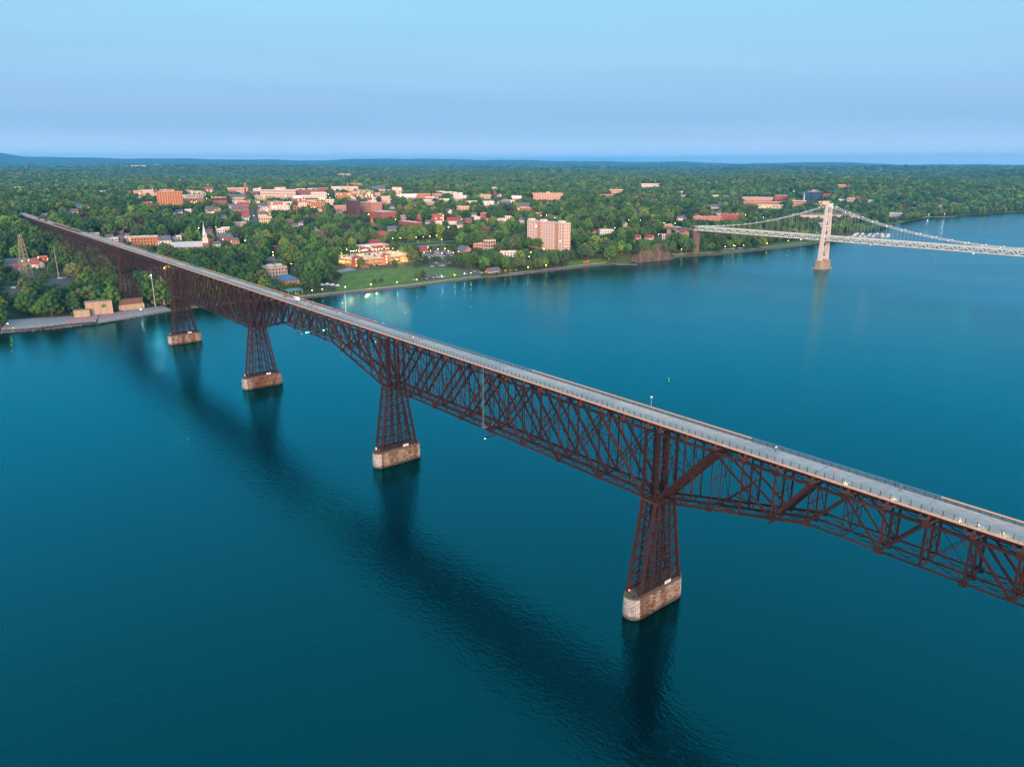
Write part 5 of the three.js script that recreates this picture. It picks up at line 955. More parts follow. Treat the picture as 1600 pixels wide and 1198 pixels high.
SHORELAMPS.forEach(([x, z], i) => lamp(x, z, z < -700 ? 8 : 6, i === 21 || i % 7 === 6 ? 'white' : 'yellow', z < -700 ? 6000 : 2600));
CITYLAMPS.forEach(([x, z], i) => lamp(x, z, rr(7, 9), i === 5 || i === 17 || i === 18 || i === 19 ? 'white' : i % 3 ? 'amber' : i % 2 ? 'yellow' : 'white', i === 17 || i === 18 || i === 5 || i === 11 ? 3200 : 1500));
FLOODS.forEach(([x, z]) => lamp(x, z, 9, 'white', 700, 'floodlight'));

// ---------------------------------------------------------------- station: open garage, platform canopy
{
  const q = GARAGE, cx = (q[0][0] + q[1][0] + q[2][0] + q[3][0]) / 4, cz = (q[0][1] + q[1][1] + q[2][1] + q[3][1]) / 4, y = elev(cx, cz) - 0.5, w = 62, d = 104, t = thing('parking_garage', 'two storey open parking garage lit amber inside, above the park lawn', 'garage', [cx, y, cz], 0.12);
  landmarks.push([t, 'the lit garage']); MASS.push({ x: cx, y, z: cz, w, d, rot: 0.12, big: 1, h: 9, t });
  const slabM = mat(0.48, 0.36, 0.27, 0.85, { map: mottle }), brickM = palM.brick, deckM = mat(0.42, 0.33, 0.26, 0.9, { map: mottle });
  part('ground_slab', bx(w, 1.4, d, 0, -0.3, 0), deckM, t); part('upper_deck', bx(w, 0.6, d, 0, 3.9, 0), deckM, t); part('roof_deck', bx(w, 0.6, d, 0, 7.6, 0), deckM, t);
  for (const yy of [4.5, 8.2]) for (const [a, b, ww, dd] of [[0, d / 2, w + 0.1, 0.35], [0, -d / 2, w + 0.1, 0.35], [w / 2, 0, 0.35, d - 0.4], [-w / 2, 0, 0.35, d - 0.4]]) part('parapet', bx(ww, 1.2, dd, a, yy, b), slabM, t);
  for (let i = 0; i <= 6; i++) for (let j = 0; j <= 10; j++) { const e = i === 0 || i === 6 || j === 0 || j === 10; if (e || (i + j) % 2) part('column', bx(0.8, 7.0, 0.8, (i / 6 - 0.5) * (w - 1.6), 3.7, (j / 10 - 0.5) * (d - 1.6)), e ? brickM : slabM, t); }
  for (const [a, b] of [[w / 2 - 2, d / 2 - 2], [w / 2 - 2, -d / 2 + 4], [w / 2 - 2, 2]]) { const st = part('stair_tower', bx(6, 12.4, 6, a, 6.2, b), brickM, t); part('tower_roof', new THREE.ConeGeometry(5.2, 2.4, 4).rotateY(Math.PI / 4).translate(a, 13.6, b), palM.maroon, st); for (const k of [2, 6, 9.5]) part('lit_window', bx(0.12, 2, 2.2, a + 3.04, k + 0.6, b), glow(1, 0.55, 0.1, 2.2), st); }
  const tube = glow(1, 0.6, 0.14, 26), ca = Math.cos(0.12), sa = Math.sin(0.12);
  for (const lvl of [3.35, 7.05]) for (let i = 0; i < 4; i++) for (let j = 0; j < 7; j++) {
    const lx = (i / 3 - 0.5) * (w - 9), lz = (j / 6 - 0.5) * (d - 12); part('ceiling_light', bx(0.4, 0.12, 0.4, lx, lvl + 0.1, lz), tube, t);
    if (i === 3 || i === 0 || j === 6 || j === 0) { lampLight(cx + lx * ca + lz * sa, y + lvl - 0.25, cz - lx * sa + lz * ca, lin(1, 0.50, 0.11), 700, 10); }
  }
  for (let k = 0; k < 34; k++) { const lx = rr(-w / 2 + 5, w / 2 - 6), lz = rr(-d / 2 + 6, d / 2 - 6); car(cx + lx * ca + lz * sa, cz - lx * sa + lz * ca, 0.12 + (k % 2) * Math.PI, y + 7.45); }
  for (let k = 0; k < 7; k++) { const lx = (k % 2 ? 0.28 : -0.18) * w, lz = (k / 6 - 0.5) * (d - 18), X = cx + lx * ca + lz * sa, Z = cz - lx * sa + lz * ca; const p = thing('roof_lamp', null, 'lamp', [X, y + 7.9, Z], 0, 'lamps on the garage roof'); part('post', cyl(0.1, 0.08, 6, 6), GALV, p); part('lamp_glass', bx(0.46, 0.2, 0.46, 0, 6, 0), glow(1, 0.72, 0.36, 24), p); part('hood', bx(0.7, 0.08, 0.7, 0, 6.2, 0), GALV, p); lampLight(X, y + 13.85, Z, lin(1, 0.66, 0.30), 1100, 8); p.userData.look = 'lit lamp on the garage roof'; LAMPS.push(p); }
}
{
  const [A, B] = PLATFORM, L = Math.hypot(B[0] - A[0], B[1] - A[1]), y = elev((A[0] + B[0]) / 2, (A[1] + B[1]) / 2), t = thing('platform_canopy', 'long railway platform canopy with green edge behind the car park', 'canopy', [(A[0] + B[0]) / 2, y, (A[1] + B[1]) / 2], Math.atan2(B[0] - A[0], B[1] - A[1]));
  landmarks.push([t, 'the green platform canopy']); MASS.push({ x: (A[0] + B[0]) / 2, y, z: (A[1] + B[1]) / 2, w: 14, d: L, rot: t.rotation.y, big: 1, h: 5, t });
  const green = mat(0.02, 0.16, 0.08, 0.6); part('platform', bx(9, 1.4, L + 8, 0, 0.2, 0), WHARF, t); part('canopy_roof', bx(6.6, 0.3, L, 0, 4.8, 0), palM.slate, t); for (const s of [-1, 1]) part('canopy_edge', bx(0.25, 0.9, L + 0.1, s * 3.4, 4.6, 0), green, t);
  for (let k = 0; k <= 16; k++) { part('column', bx(0.3, 3.8, 0.3, 0, 2.8, (k / 16 - 0.5) * (L - 2)), green, t); if (k % 2) part('ceiling_light', bx(0.4, 0.12, 0.45, 1.4, 4.55, (k / 16 - 0.5) * (L - 2)), glow(0.9, 1, 0.4, 24), t); }
  for (let k = 0; k < 5; k++) { const f = k / 4 - 0.5; lampLight(t.position.x + Math.sin(t.rotation.y) * f * L * 0.9 + 1.6, y + 4.2, t.position.z + Math.cos(t.rotation.y) * f * L * 0.9, lin(0.9, 1, 0.45), 70, 8); }
  const p = thing('platform_pavilion', 'open platform pavilion with maroon hipped roof at the canopy end', 'pavilion', [B[0] - 3, elev(B[0], B[1]), B[1] - 4]); part('roof', new THREE.ConeGeometry(9.5, 3.2, 4).rotateY(Math.PI / 4).translate(0, 8.2, 0), palM.maroon, p); part('deck', bx(11, 0.5, 11, 0, 2.4, 0), green, p); for (const [a, b] of [[5, 5], [5, -5], [-5, 5], [-5, -5]]) part('column', bx(0.5, 6.8, 0.5, a, 3.2, b), green, p); part('stair', bx(3, 0.4, 14, 8, 3.2, -3).rotateX(0.25), green, p);
}
// ---------------------------------------------------------------- shore things
TENTS.forEach(([x, z], i) => { const t = thing('canvas_tent', `${['first', 'second', 'third', 'fourth'][i]} white tent from the bridge, in the row on the park shore`, 'tent', [x, elev(x, z), z], 0.3 * i, 'white tents on the park shore'); part('canopy', new THREE.ConeGeometry(3.3, 1.8, 4).rotateY(Math.PI / 4).translate(0, 3.6, 0), mat(0.62, 0.66, 0.7, 0.8), t); part('skirt', bx(4.6, 0.5, 4.6, 0, 2.5, 0), mat(0.55, 0.6, 0.66, 0.8), t); for (const [a, b] of [[2.1, 2.1], [2.1, -2.1], [-2.1, 2.1], [-2.1, -2.1]]) part('pole', bx(0.12, 2.4, 0.12, a, 1.2, b), GALV, t); MASS.push({ x, y: elev(x, z), z, w: 7, d: 7, rot: 0, big: 1, h: 4, t }); });
{ const [x, z] = CANOPY[0], t = thing('terrace_canopy', 'teal terrace canopy beside the yellow building', 'canopy', [x, elev(x, z), z], 0.1); part('roof', bx(10, 0.3, 19, 0, 4.4, 0).rotateZ(-0.12), mat(0.06, 0.26, 0.25, 0.6), t); for (const s of [-1, 1]) for (const b of [-8, 0, 8]) part('post', bx(0.25, 4.2, 0.25, s * 4.2, 2, b), WHITE, t); part('ceiling_light', bx(0.45, 0.2, 0.45, 2, 3.6, -3), glow(1, 0.6, 0.12, 60), t); lampLight(x + 2, elev(x, z) + 3.4, z - 3, lin(1, 0.6, 0.15), 120, 6); MASS.push({ x, y: elev(x, z), z, w: 14, d: 24, rot: 0, big: 1, h: 4, t }); }
{ const [x, z] = PLAY[0], t = thing('play_structure', 'red orange play structure on the shore below the trees', 'playground', [x - 5, elev(x - 5, z), z]); const m = mat(0.6, 0.14, 0.05, 0.6); for (let k = 0; k < 3; k++) { part('roof', new THREE.ConeGeometry(2.4, 2.4, 4).rotateY(Math.PI / 4).translate(0, 4.2 - k * 0.5, k * 4.4 - 4), m, t); part('deck', bx(2.6, 0.3, 2.6, 0, 1.8 - k * 0.3, k * 4.4 - 4), mat(0.5, 0.3, 0.1, 0.7), t); for (const [a, b] of [[1.1, 1.1], [1.1, -1.1], [-1.1, 1.1], [-1.1, -1.1]]) part('post', bx(0.2, 3.2, 0.2, a, 1.6, b + k * 4.4 - 4), m, t); } part('slide', bx(0.9, 0.15, 4.2, 1.8, 1.2, 2).rotateX(0.1), m, t); }
function dock(label, x, z, L, w, turn, posts) { const t = thing('dock', label, 'dock', [x, 0, z], turn); part('deck', bx(L, 0.35, w, 0, 1.3, 0), mat(0.26, 0.25, 0.25, 0.9, { map: mottle }), t); for (let k = 0; k <= posts; k++) for (const s of [-1, 1]) part('pile', cyl(0.22, 0.22, 4.2, 6, -2.4), TIMBER, t).position.set((k / posts - 0.5) * (L - 1), 0, s * (w / 2 - 0.3)); return t; }
dock('grey wooden fishing dock left of the rock bluff', DOCKS[0][0] - 2, DOCKS[0][1] + 6, 30, 5, 0.9, 7); dock('long pier on the far shore with lit lamps', DOCKS[1][0] + 18, DOCKS[1][1] - 20, 110, 9, 1.1, 10); dock('low landing with boats beside the waterfront restaurant', DOCKS[2][0] + 4, DOCKS[2][1] - 4, 40, 5, 1.45, 8);
for (const k of [0, 1]) { const x = DOCKS[1][0] + 5 + k * 22, z = DOCKS[1][1] + 12 - k * 46, t = thing('dock_lamp', `${k ? 'right' : 'left'} bright white lamp on the far long pier`, 'lamp', [x, 1.4, z]); part('post', cyl(0.14, 0.1, 7, 6), GALV, t); part('lamp_glass', new THREE.SphereGeometry(0.24, 8, 6).translate(0, 7.2, 0), glow(1, 0.95, 0.8, 40), t); part('base', bx(0.5, 0.4, 0.5, 0, 0.2, 0), GALV, t); lampLight(x, 8.6, z, lin(1, 0.95, 0.8), 300, 12); }
// restaurant terrace umbrellas
for (let k = 0; k < 5; k++) { const x = -621 - (k % 2) * 5, z = -446 - k * 4.5, t = thing('terrace_umbrella', `orange terrace umbrella ${['nearest', 'second', 'third', 'fourth', 'fifth'][k]} along from the waterfront restaurant`, 'umbrella', [x, Math.max(0.8, elev(x, z)), z]); part('canopy', new THREE.ConeGeometry(2.3, 1.1, 8).translate(0, 2.9, 0), mat(0.62, 0.28, 0.06, 0.8), t); part('pole', cyl(0.06, 0.06, 2.6, 6), GALV, t); part('lamp_glass', bx(0.3, 0.15, 0.3, 0, 2.2, 0), glow(1, 0.5, 0.1, 40), t); lampLight(x, Math.max(0.8, elev(x, z)) + 2.2, z, lin(1, 0.5, 0.12), 45, 4); }
// rock bluff
{
  const g = new THREE.PlaneGeometry(1, 1, 60, 26), p = g.attributes.position, uv = g.attributes.uv, nz = (a, b) => Math.sin(a * 1.7 + b * 0.9) * 0.5 + Math.sin(a * 3.9 - b * 2.3 + 1) * 0.3 + Math.sin(a * 8.1 + b * 5.7) * 0.2;
  for (let i = 0; i < p.count; i++) { const u = p.getX(i) + 0.5, v = p.getY(i) + 0.5, z = -668 - u * 82, top = 21 * Math.pow(Math.sin(Math.min(1, u * 1.25 + 0.18) * Math.PI * 0.5), 1.4) * (1 - sst(0.9, 1, u) * 0.75), x = shoreX(z) + 5 - v * 13 + nz(u * 14, v * 9) * 1.5; p.setXYZ(i, x, -1 + v * (top + 3), z + nz(v * 7, u * 11)); uv.setXY(i, z, v * 20); }
  g.computeVertexNormals(); const flat = g.toNonIndexed(); flat.computeVertexNormals();
  const rock = texture(256, (i) => { const s = sst(0.5, 0.66, N1[i]); return [0.40 + 0.3 * (N2[i] - 0.5) - 0.12 * s, 0.31 + 0.24 * (N2[i] - 0.5) + 0.06 * s, 0.28 + 0.2 * (N2[i] - 0.5) - 0.12 * s]; }, true, 1 / 37);
  const o = part('rock_bluff', flat, new THREE.MeshStandardMaterial({ map: rock, roughness: 0.95, side: THREE.DoubleSide }), null); tag(o, 'purple brown rock bluff dropping into the river', 'rock', null); landmarks.push([o, 'the rock bluff']);
}
// buoy
{ const [x, z] = BUOY[0], t = thing('channel_buoy', 'small green channel buoy floating alone in the river', 'buoy', [x, 0, z]), bs = t.scale.setScalar(0.75), m = mat(0.02, 0.28, 0.14, 0.5); part('float', cyl(1.0, 1.0, 0.8, 12, -0.2), m, t); part('tower', cyl(0.7, 0.3, 2.4, 6, 0.6), m, t); part('lamp_glass', new THREE.SphereGeometry(0.2, 8, 6).translate(0, 3.2, 0), glow(0.1, 1, 0.5, 4), t); lampLight(x, 2.4, z, lin(0.1, 1, 0.5), 4, 4); }
// marina
{
  const [a, b, c, d] = MARINA, at = (u, v) => [(a[0] * (1 - u) + b[0] * u) * (1 - v) + (d[0] * (1 - u) + c[0] * u) * v, (a[1] * (1 - u) + b[1] * u) * (1 - v) + (d[1] * (1 - u) + c[1] * u) * v];
  const hull = profileGeo([[-4, 1.3], [-3.7, 0], [3, 0], [4.6, 1.4]], 2.6, 0.3), cab = profileGeo([[-2.5, 1.3], [1.6, 1.3], [0.8, 2.6], [-2.2, 2.7]], 1.9, 0.1), m1 = mat(0.55, 0.56, 0.57, 0.4);
  const hm = [m1, m1, m1, mat(0.6, 0.25, 0.04, 0.5), mat(0.05, 0.12, 0.3, 0.4)];
  const dk = [at(0, 0.25), at(1, 0.25), at(0, 0.62), at(1, 0.62)];
  for (const [i, j] of [[0, 1], [2, 3]]) { const t = thing('marina_walkway', i ? 'far floating walkway of the marina behind the suspension bridge' : 'near floating walkway of the marina behind the suspension bridge', 'dock'); barMesh('deck', V(dk[i][0], 0.4, dk[i][1]), V(dk[j][0], 0.4, dk[j][1]), 2.4, 0.5, WHARF, t); for (let k = 0; k < 8; k++) { const f = (k + 0.5) / 8; part('pile', cyl(0.2, 0.2, 4, 6, -1.5), TIMBER, t).position.set(dk[i][0] + (dk[j][0] - dk[i][0]) * f + 1.6, 0, dk[i][1] + (dk[j][1] - dk[i][1]) * f); } }
  let first; const ha = Math.atan2(b[0] - a[0], b[1] - a[1]);
  for (let k = 0; k < 24; k++) {
    const row = k % 4, u = (Math.floor(k / 4) + 0.5) / 6 + rr(-0.05, 0.05), v = [0.19, 0.31, 0.56, 0.68][row], [x, z] = at(u, v); let t;
    if (!first || k % 9 === 5) { t = thing('moored_boat', null, 'boat', [0, 0, 0], 0, 'boats in the marina'); const h = k ? pick(hm) : m1; part('hull', hull, h, t); const cb = part('cabin', cab, m1, t); part('windscreen', bx(0.12, 0.6, 1.6, 1.5, 2.0, 0), GLASS, cb); if (!first) first = t; } else t = copyOf(first);
    t.position.set(x, -0.25, z); t.rotation.y = ha + (row % 2 ? Math.PI : 0) + rr(-0.08, 0.08); t.scale.setScalar(rr(0.65, 1.0)); t.userData.look = 'moored motor boat in the marina'; CARS.push(t);
  }
}
// ---------------------------------------------------------------- the suspension bridge downstream
{
  const Z = -820, HZ = 6.2, YD = 41, T1 = -384, T2 = 73, SIDE = 215, m = mat(0.58, 0.64, 0.58, 0.6), under = mat(0.30, 0.20, 0.15, 0.8), towerM = mat(0.62, 0.57, 0.51, 0.6), road = mat(0.16, 0.16, 0.17, 0.9);
  const b = thing('suspension_bridge', 'pale grey green suspension bridge downstream with lights along its cables', 'bridge'); landmarks.push([b, 'the suspension bridge']);
  const x0 = T1 - SIDE, x1 = T2 + 240, xr = x0 - 62;
  part('roadway', bx(x1 - xr, 0.6, HZ * 2 - 0.6, (xr + x1) / 2, YD - 1.2, Z), road, b);
  part('deck_soffit', bx(x1 - xr, 0.5, HZ * 2 + 1.4, (xr + x1) / 2, YD - 2.4, Z), under, b);
  const P = 8, chords = [], webs = [];
  for (const s of [1, -1]) {
    const z = Z + s * HZ;
    for (let x = x0; x < x1 - 1; x += 48) { const e = Math.min(x1, x + 48); barMesh('truss_chord', V(x, YD + 4.0, z), V(e, YD + 4.0, z), 1.0, 1.1, m, b); barMesh('truss_chord', V(x, YD - 1.6, z), V(e, YD - 1.6, z), 1.0, 1.1, m, b); }
    let k = 0; for (let x = x0; x < x1 - P; x += P, k++) { const A = V(x, k % 2 ? YD + 4 : YD - 1.6, z), B = V(x + P, k % 2 ? YD - 1.6 : YD + 4, z); (s > 0 && x < 60 ? (barMesh('truss_diagonal', A, B, 0.8, 0.9, m, b), barMesh('truss_post', V(x + P, YD - 1.6, z), V(x + P, YD + 4, z), 0.55, 0.6, m, b)) : webs.push(bar(A, B, 0.8, 0.9), bar(V(x + P, YD - 1.6, z), V(x + P, YD + 4, z), 0.55, 0.6))); }
  }
  part('truss_web', merged(webs), m, b, 'stuff');
  const top = 85.5, low = YD + 5.5, cable = (x) => (x < T1 ? (YD + 4 + (top - YD - 4) * ((x - x0) / SIDE)) - 9 * Math.sin(Math.PI * (x - x0) / SIDE) : x > T2 ? YD + 4 + (top - YD - 4) * (1 - (x - T2) / 240) : low + (top - low) * Math.pow((x - (T1 + T2) / 2) / ((T2 - T1) / 2), 2));
  const cm = mat(0.45, 0.48, 0.46, 0.5), bulb = glow(0.75, 0.95, 1, 6), hang = [[], []];
  [1, -1].forEach((s, n) => {
    const z = Z + s * (HZ - 0.4), pts = []; for (let x = x0; x <= x1 + 0.1; x += (x1 - x0) / 90) pts.push(V(x, cable(x), z));
    part('main_cable', new THREE.TubeGeometry(new THREE.CatmullRomCurve3(pts), 240, 0.55, 6), cm, b);
    let k = 0; for (let x = x0 + 16; x < x1; x += 9.4, k++) { if (Math.abs(x - T1) < 4) continue; const y = cable(x); if (y > YD + 5) barMesh('hanger', V(x, y, z), V(x, YD + 4, z), 0.13, 0.13, cm, b); if (k % 2 === 0) { part('cable_light', new THREE.SphereGeometry(0.24, 6, 5), bulb, b).position.set(x, y + 0.7, z + s * 0.1); lampLight(x, y + 0.7, z + s * 0.1, lin(0.75, 0.95, 1), 30, 10); } }
  });
  function stTower(tx) {
    for (const s of [1, -1]) {
      const A = V(tx, 12, Z + s * 8.2), M = V(tx, YD, Z + s * 7.6), B = V(tx, top + 1.2, Z + s * 5.4);
      const taper = (y0, y1, z0, z1, a0, a1, b0, b1) => { const g = new THREE.BoxGeometry(1, 1, 1), p = g.attributes.position; for (let i = 0; i < p.count; i++) { const u = p.getY(i) + 0.5; p.setXYZ(i, tx + p.getX(i) * (a0 + (a1 - a0) * u), y0 + (y1 - y0) * u, Z + s * (z0 + (z1 - z0) * u) + p.getZ(i) * (b0 + (b1 - b0) * u)); } g.computeVertexNormals(); return g; };
      part('tower_leg', taper(11.5, YD, 8.2, 7.6, 6.4, 4.8, 3.0, 2.5), towerM, b); part('tower_leg', taper(YD, top + 1.2, 7.6, 5.4, 4.8, 3.4, 2.5, 2.2), towerM, b);
      part('saddle', bx(4.2, 1.4, 2.8, tx, top + 1.9, Z + s * 5.4), towerM, b);
    }
    const zat = (y) => (y < YD ? 8.2 + (7.6 - 8.2) * (y - 12) / (YD - 12) : 7.6 + (5.4 - 7.6) * (y - YD) / (top - YD));
    for (const y of [16, YD - 4, 58, 74, top - 1]) part('tower_strut', bx(2.6, y > 80 ? 5 : 2.2, zat(y) * 2, tx, y, Z), towerM, b);
    for (const [a, c] of [[16, YD - 4], [YD + 7, 58], [58, 74]]) for (const s of [1, -1]) part('tower_brace', bar(V(tx, a, Z + s * zat(a)), V(tx, c, Z - s * zat(c)), 1.1, 1.4), towerM, b);
    const p = thing('bridge_pier', tx === T1 ? 'tan granite pier under the suspension bridge tower' : 'granite pier under the western suspension bridge tower', 'pier', [tx, 0, Z]); const stone = mat(0.36, 0.29, 0.22, 0.9, { map: mottle }), s2 = new THREE.Shape(); const hw = 7, hl = 12.5; s2.moveTo(-hw, -hl + 4); s2.lineTo(-hw + 3, -hl); s2.lineTo(hw - 3, -hl); s2.lineTo(hw, -hl + 4); s2.lineTo(hw, hl - 4); s2.lineTo(hw - 3, hl); s2.lineTo(-hw + 3, hl); s2.lineTo(-hw, hl - 4);
    part('shaft', new THREE.ExtrudeGeometry(s2, { depth: 15, bevelEnabled: false }).rotateX(-Math.PI / 2).translate(0, -5, 0), stone, p); part('coping', new THREE.ExtrudeGeometry(s2, { depth: 1.2, bevelEnabled: true, bevelSize: 0.3, bevelThickness: 0.2 }).rotateX(-Math.PI / 2).translate(0, 10.3, 0), stone, p); part('footing', bx(16, 2.2, 27, 0, 0.6, 0), stone, p);
    part('beacon_light', new THREE.SphereGeometry(0.24, 8, 6).translate(tx, top + 4.1, Z + 5), glow(1, 0.06, 0.06, 50), b); lampLight(tx, top + 4.1, Z + 5, lin(1, 0.08, 0.06), 500, 8);
    lampLight(tx + 1, 15.5, Z - 2, lin(1, 0.7, 0.12), 900, 14); part('flood_light', bx(0.4, 0.3, 0.4, tx + 1, 15.5, Z - 2), glow(1, 0.7, 0.15, 80), b);
  }
  stTower(T1); stTower(T2);
  for (const [x, c, k] of [[-318, [1, 0.05, 0.12], 160], [-196, [0.05, 1, 0.55], 220]]) { part('channel_light', new THREE.SphereGeometry(0.24, 8, 6).translate(x, YD - 3.3, Z + HZ + 0.4), glow(...c, k * 0.3), b); lampLight(x, YD - 3.3, Z + HZ + 0.4, lin(...c), 380, 10); }
  const gy = Math.max(2, elev(x0, Z)) - 1, ab = thing('bridge_abutment', 'brown brick pier at the left end of the suspension bridge truss', 'abutment', [x0 + 1, gy, Z]); part('wall', bx(4.5, YD - 3.2 - gy, 11.5, 0, (YD - 3.2 - gy) / 2, 0), palM.brown, ab); part('coping', bx(5.2, 0.5, 12.2, 0, YD - 2.95 - gy, 0), TRIM, ab);
  for (const k of [1, 2, 3]) { const ax = x0 - k * 18, g = elev(ax, Z) - 1; if (g < YD - 6) part('approach_column', bx(2, YD - 2.7 - g, 9, ax - x0 - 1, (YD - 2.7 - g) / 2 + g - gy, 0), palM.tan, ab); }
}
// ---------------------------------------------------------------- on the deck: people, carts, poles
function personGeo(stride, armOut) {
  const J = { hip: V(0, 0.92, 0), chest: V(0, 1.28, 0), neck: V(0, 1.5, 0), head: V(0, 1.64, 0.02), lh: V(0.09, 0.9, 0), rh: V(-0.09, 0.9, 0), lk: V(0.1, 0.5, stride * 0.2 + 0.03), rk: V(-0.1, 0.5, -stride * 0.12 + 0.05), lf: V(0.1, 0.07, stride * 0.32), rf: V(-0.1, 0.07, -stride * 0.34), ls: V(0.19, 1.42, 0), rs: V(-0.19, 1.42, 0), le: V(0.26 + armOut * 0.1, 1.16, -stride * 0.12), re: V(-0.26, 1.16, stride * 0.12), lw: V(0.27 + armOut * 0.15, 0.93, -stride * 0.12 + 0.08), rw: V(-0.27, 0.93, stride * 0.2 + 0.08), lt: V(0.1, 0.05, stride * 0.32 + 0.16), rt: V(-0.1, 0.05, -stride * 0.34 + 0.16) };
  const bones = [['hip', 'chest', 0.15, 0.17], ['chest', 'neck', 0.15, 0.06], ['neck', 'head', 0.06, 0.105], ['lh', 'lk', 0.095, 0.065], ['rh', 'rk', 0.095, 0.065], ['lk', 'lf', 0.062, 0.045], ['rk', 'rf', 0.062, 0.045], ['lf', 'lt', 0.05, 0.045], ['rf', 'rt', 0.05, 0.045], ['ls', 'le', 0.055, 0.045], ['rs', 're', 0.055, 0.045], ['le', 'lw', 0.042, 0.032], ['re', 'rw', 0.042, 0.032], ['ls', 'rs', 0.07, 0.07]];
  const n = 44, mc = new MarchingCubes(n, mat(0.5, 0.5, 0.5), false, false, 20000), S = 1.0; mc.isolation = 0;
  for (let k = 0; k < n; k++) for (let j = 0; j < n; j++) for (let i = 0; i < n; i++) {
    const x = (i - n / 2) / (n / 2) * S, y = (j - n / 2) / (n / 2) * S + 0.9, z = (k - n / 2) / (n / 2) * S; let d = 9;
    for (const [a, b, r0, r1] of bones) { const A = J[a], B = J[b], vx = B.x - A.x, vy = B.y - A.y, vz = B.z - A.z, L = vx * vx + vy * vy + vz * vz; let t = ((x - A.x) * vx + (y - A.y) * vy + (z - A.z) * vz) / L; t = t < 0 ? 0 : t > 1 ? 1 : t; const e = Math.hypot(x - A.x - vx * t, y - A.y - vy * t, z - A.z - vz * t) - (r0 + (r1 - r0) * t); const h = Math.max(0.05 - Math.abs(d - e), 0) / 0.05; d = Math.min(d, e) - h * h * 0.0125; }
    mc.field[i + j * n + k * n * n] = -d;
  }
  mc.update(); const c = mc.count, g = new THREE.BufferGeometry(), pa = mc.positionArray.slice(0, c * 3), na = mc.normalArray.slice(0, c * 3);
  for (let i = 0; i < c; i++) { pa[i * 3] *= S; pa[i * 3 + 1] = pa[i * 3 + 1] * S + 0.9; pa[i * 3 + 2] *= S; }
  g.setAttribute('position', new THREE.BufferAttribute(pa, 3)); g.setAttribute('normal', new THREE.BufferAttribute(na, 3)); return g;
}
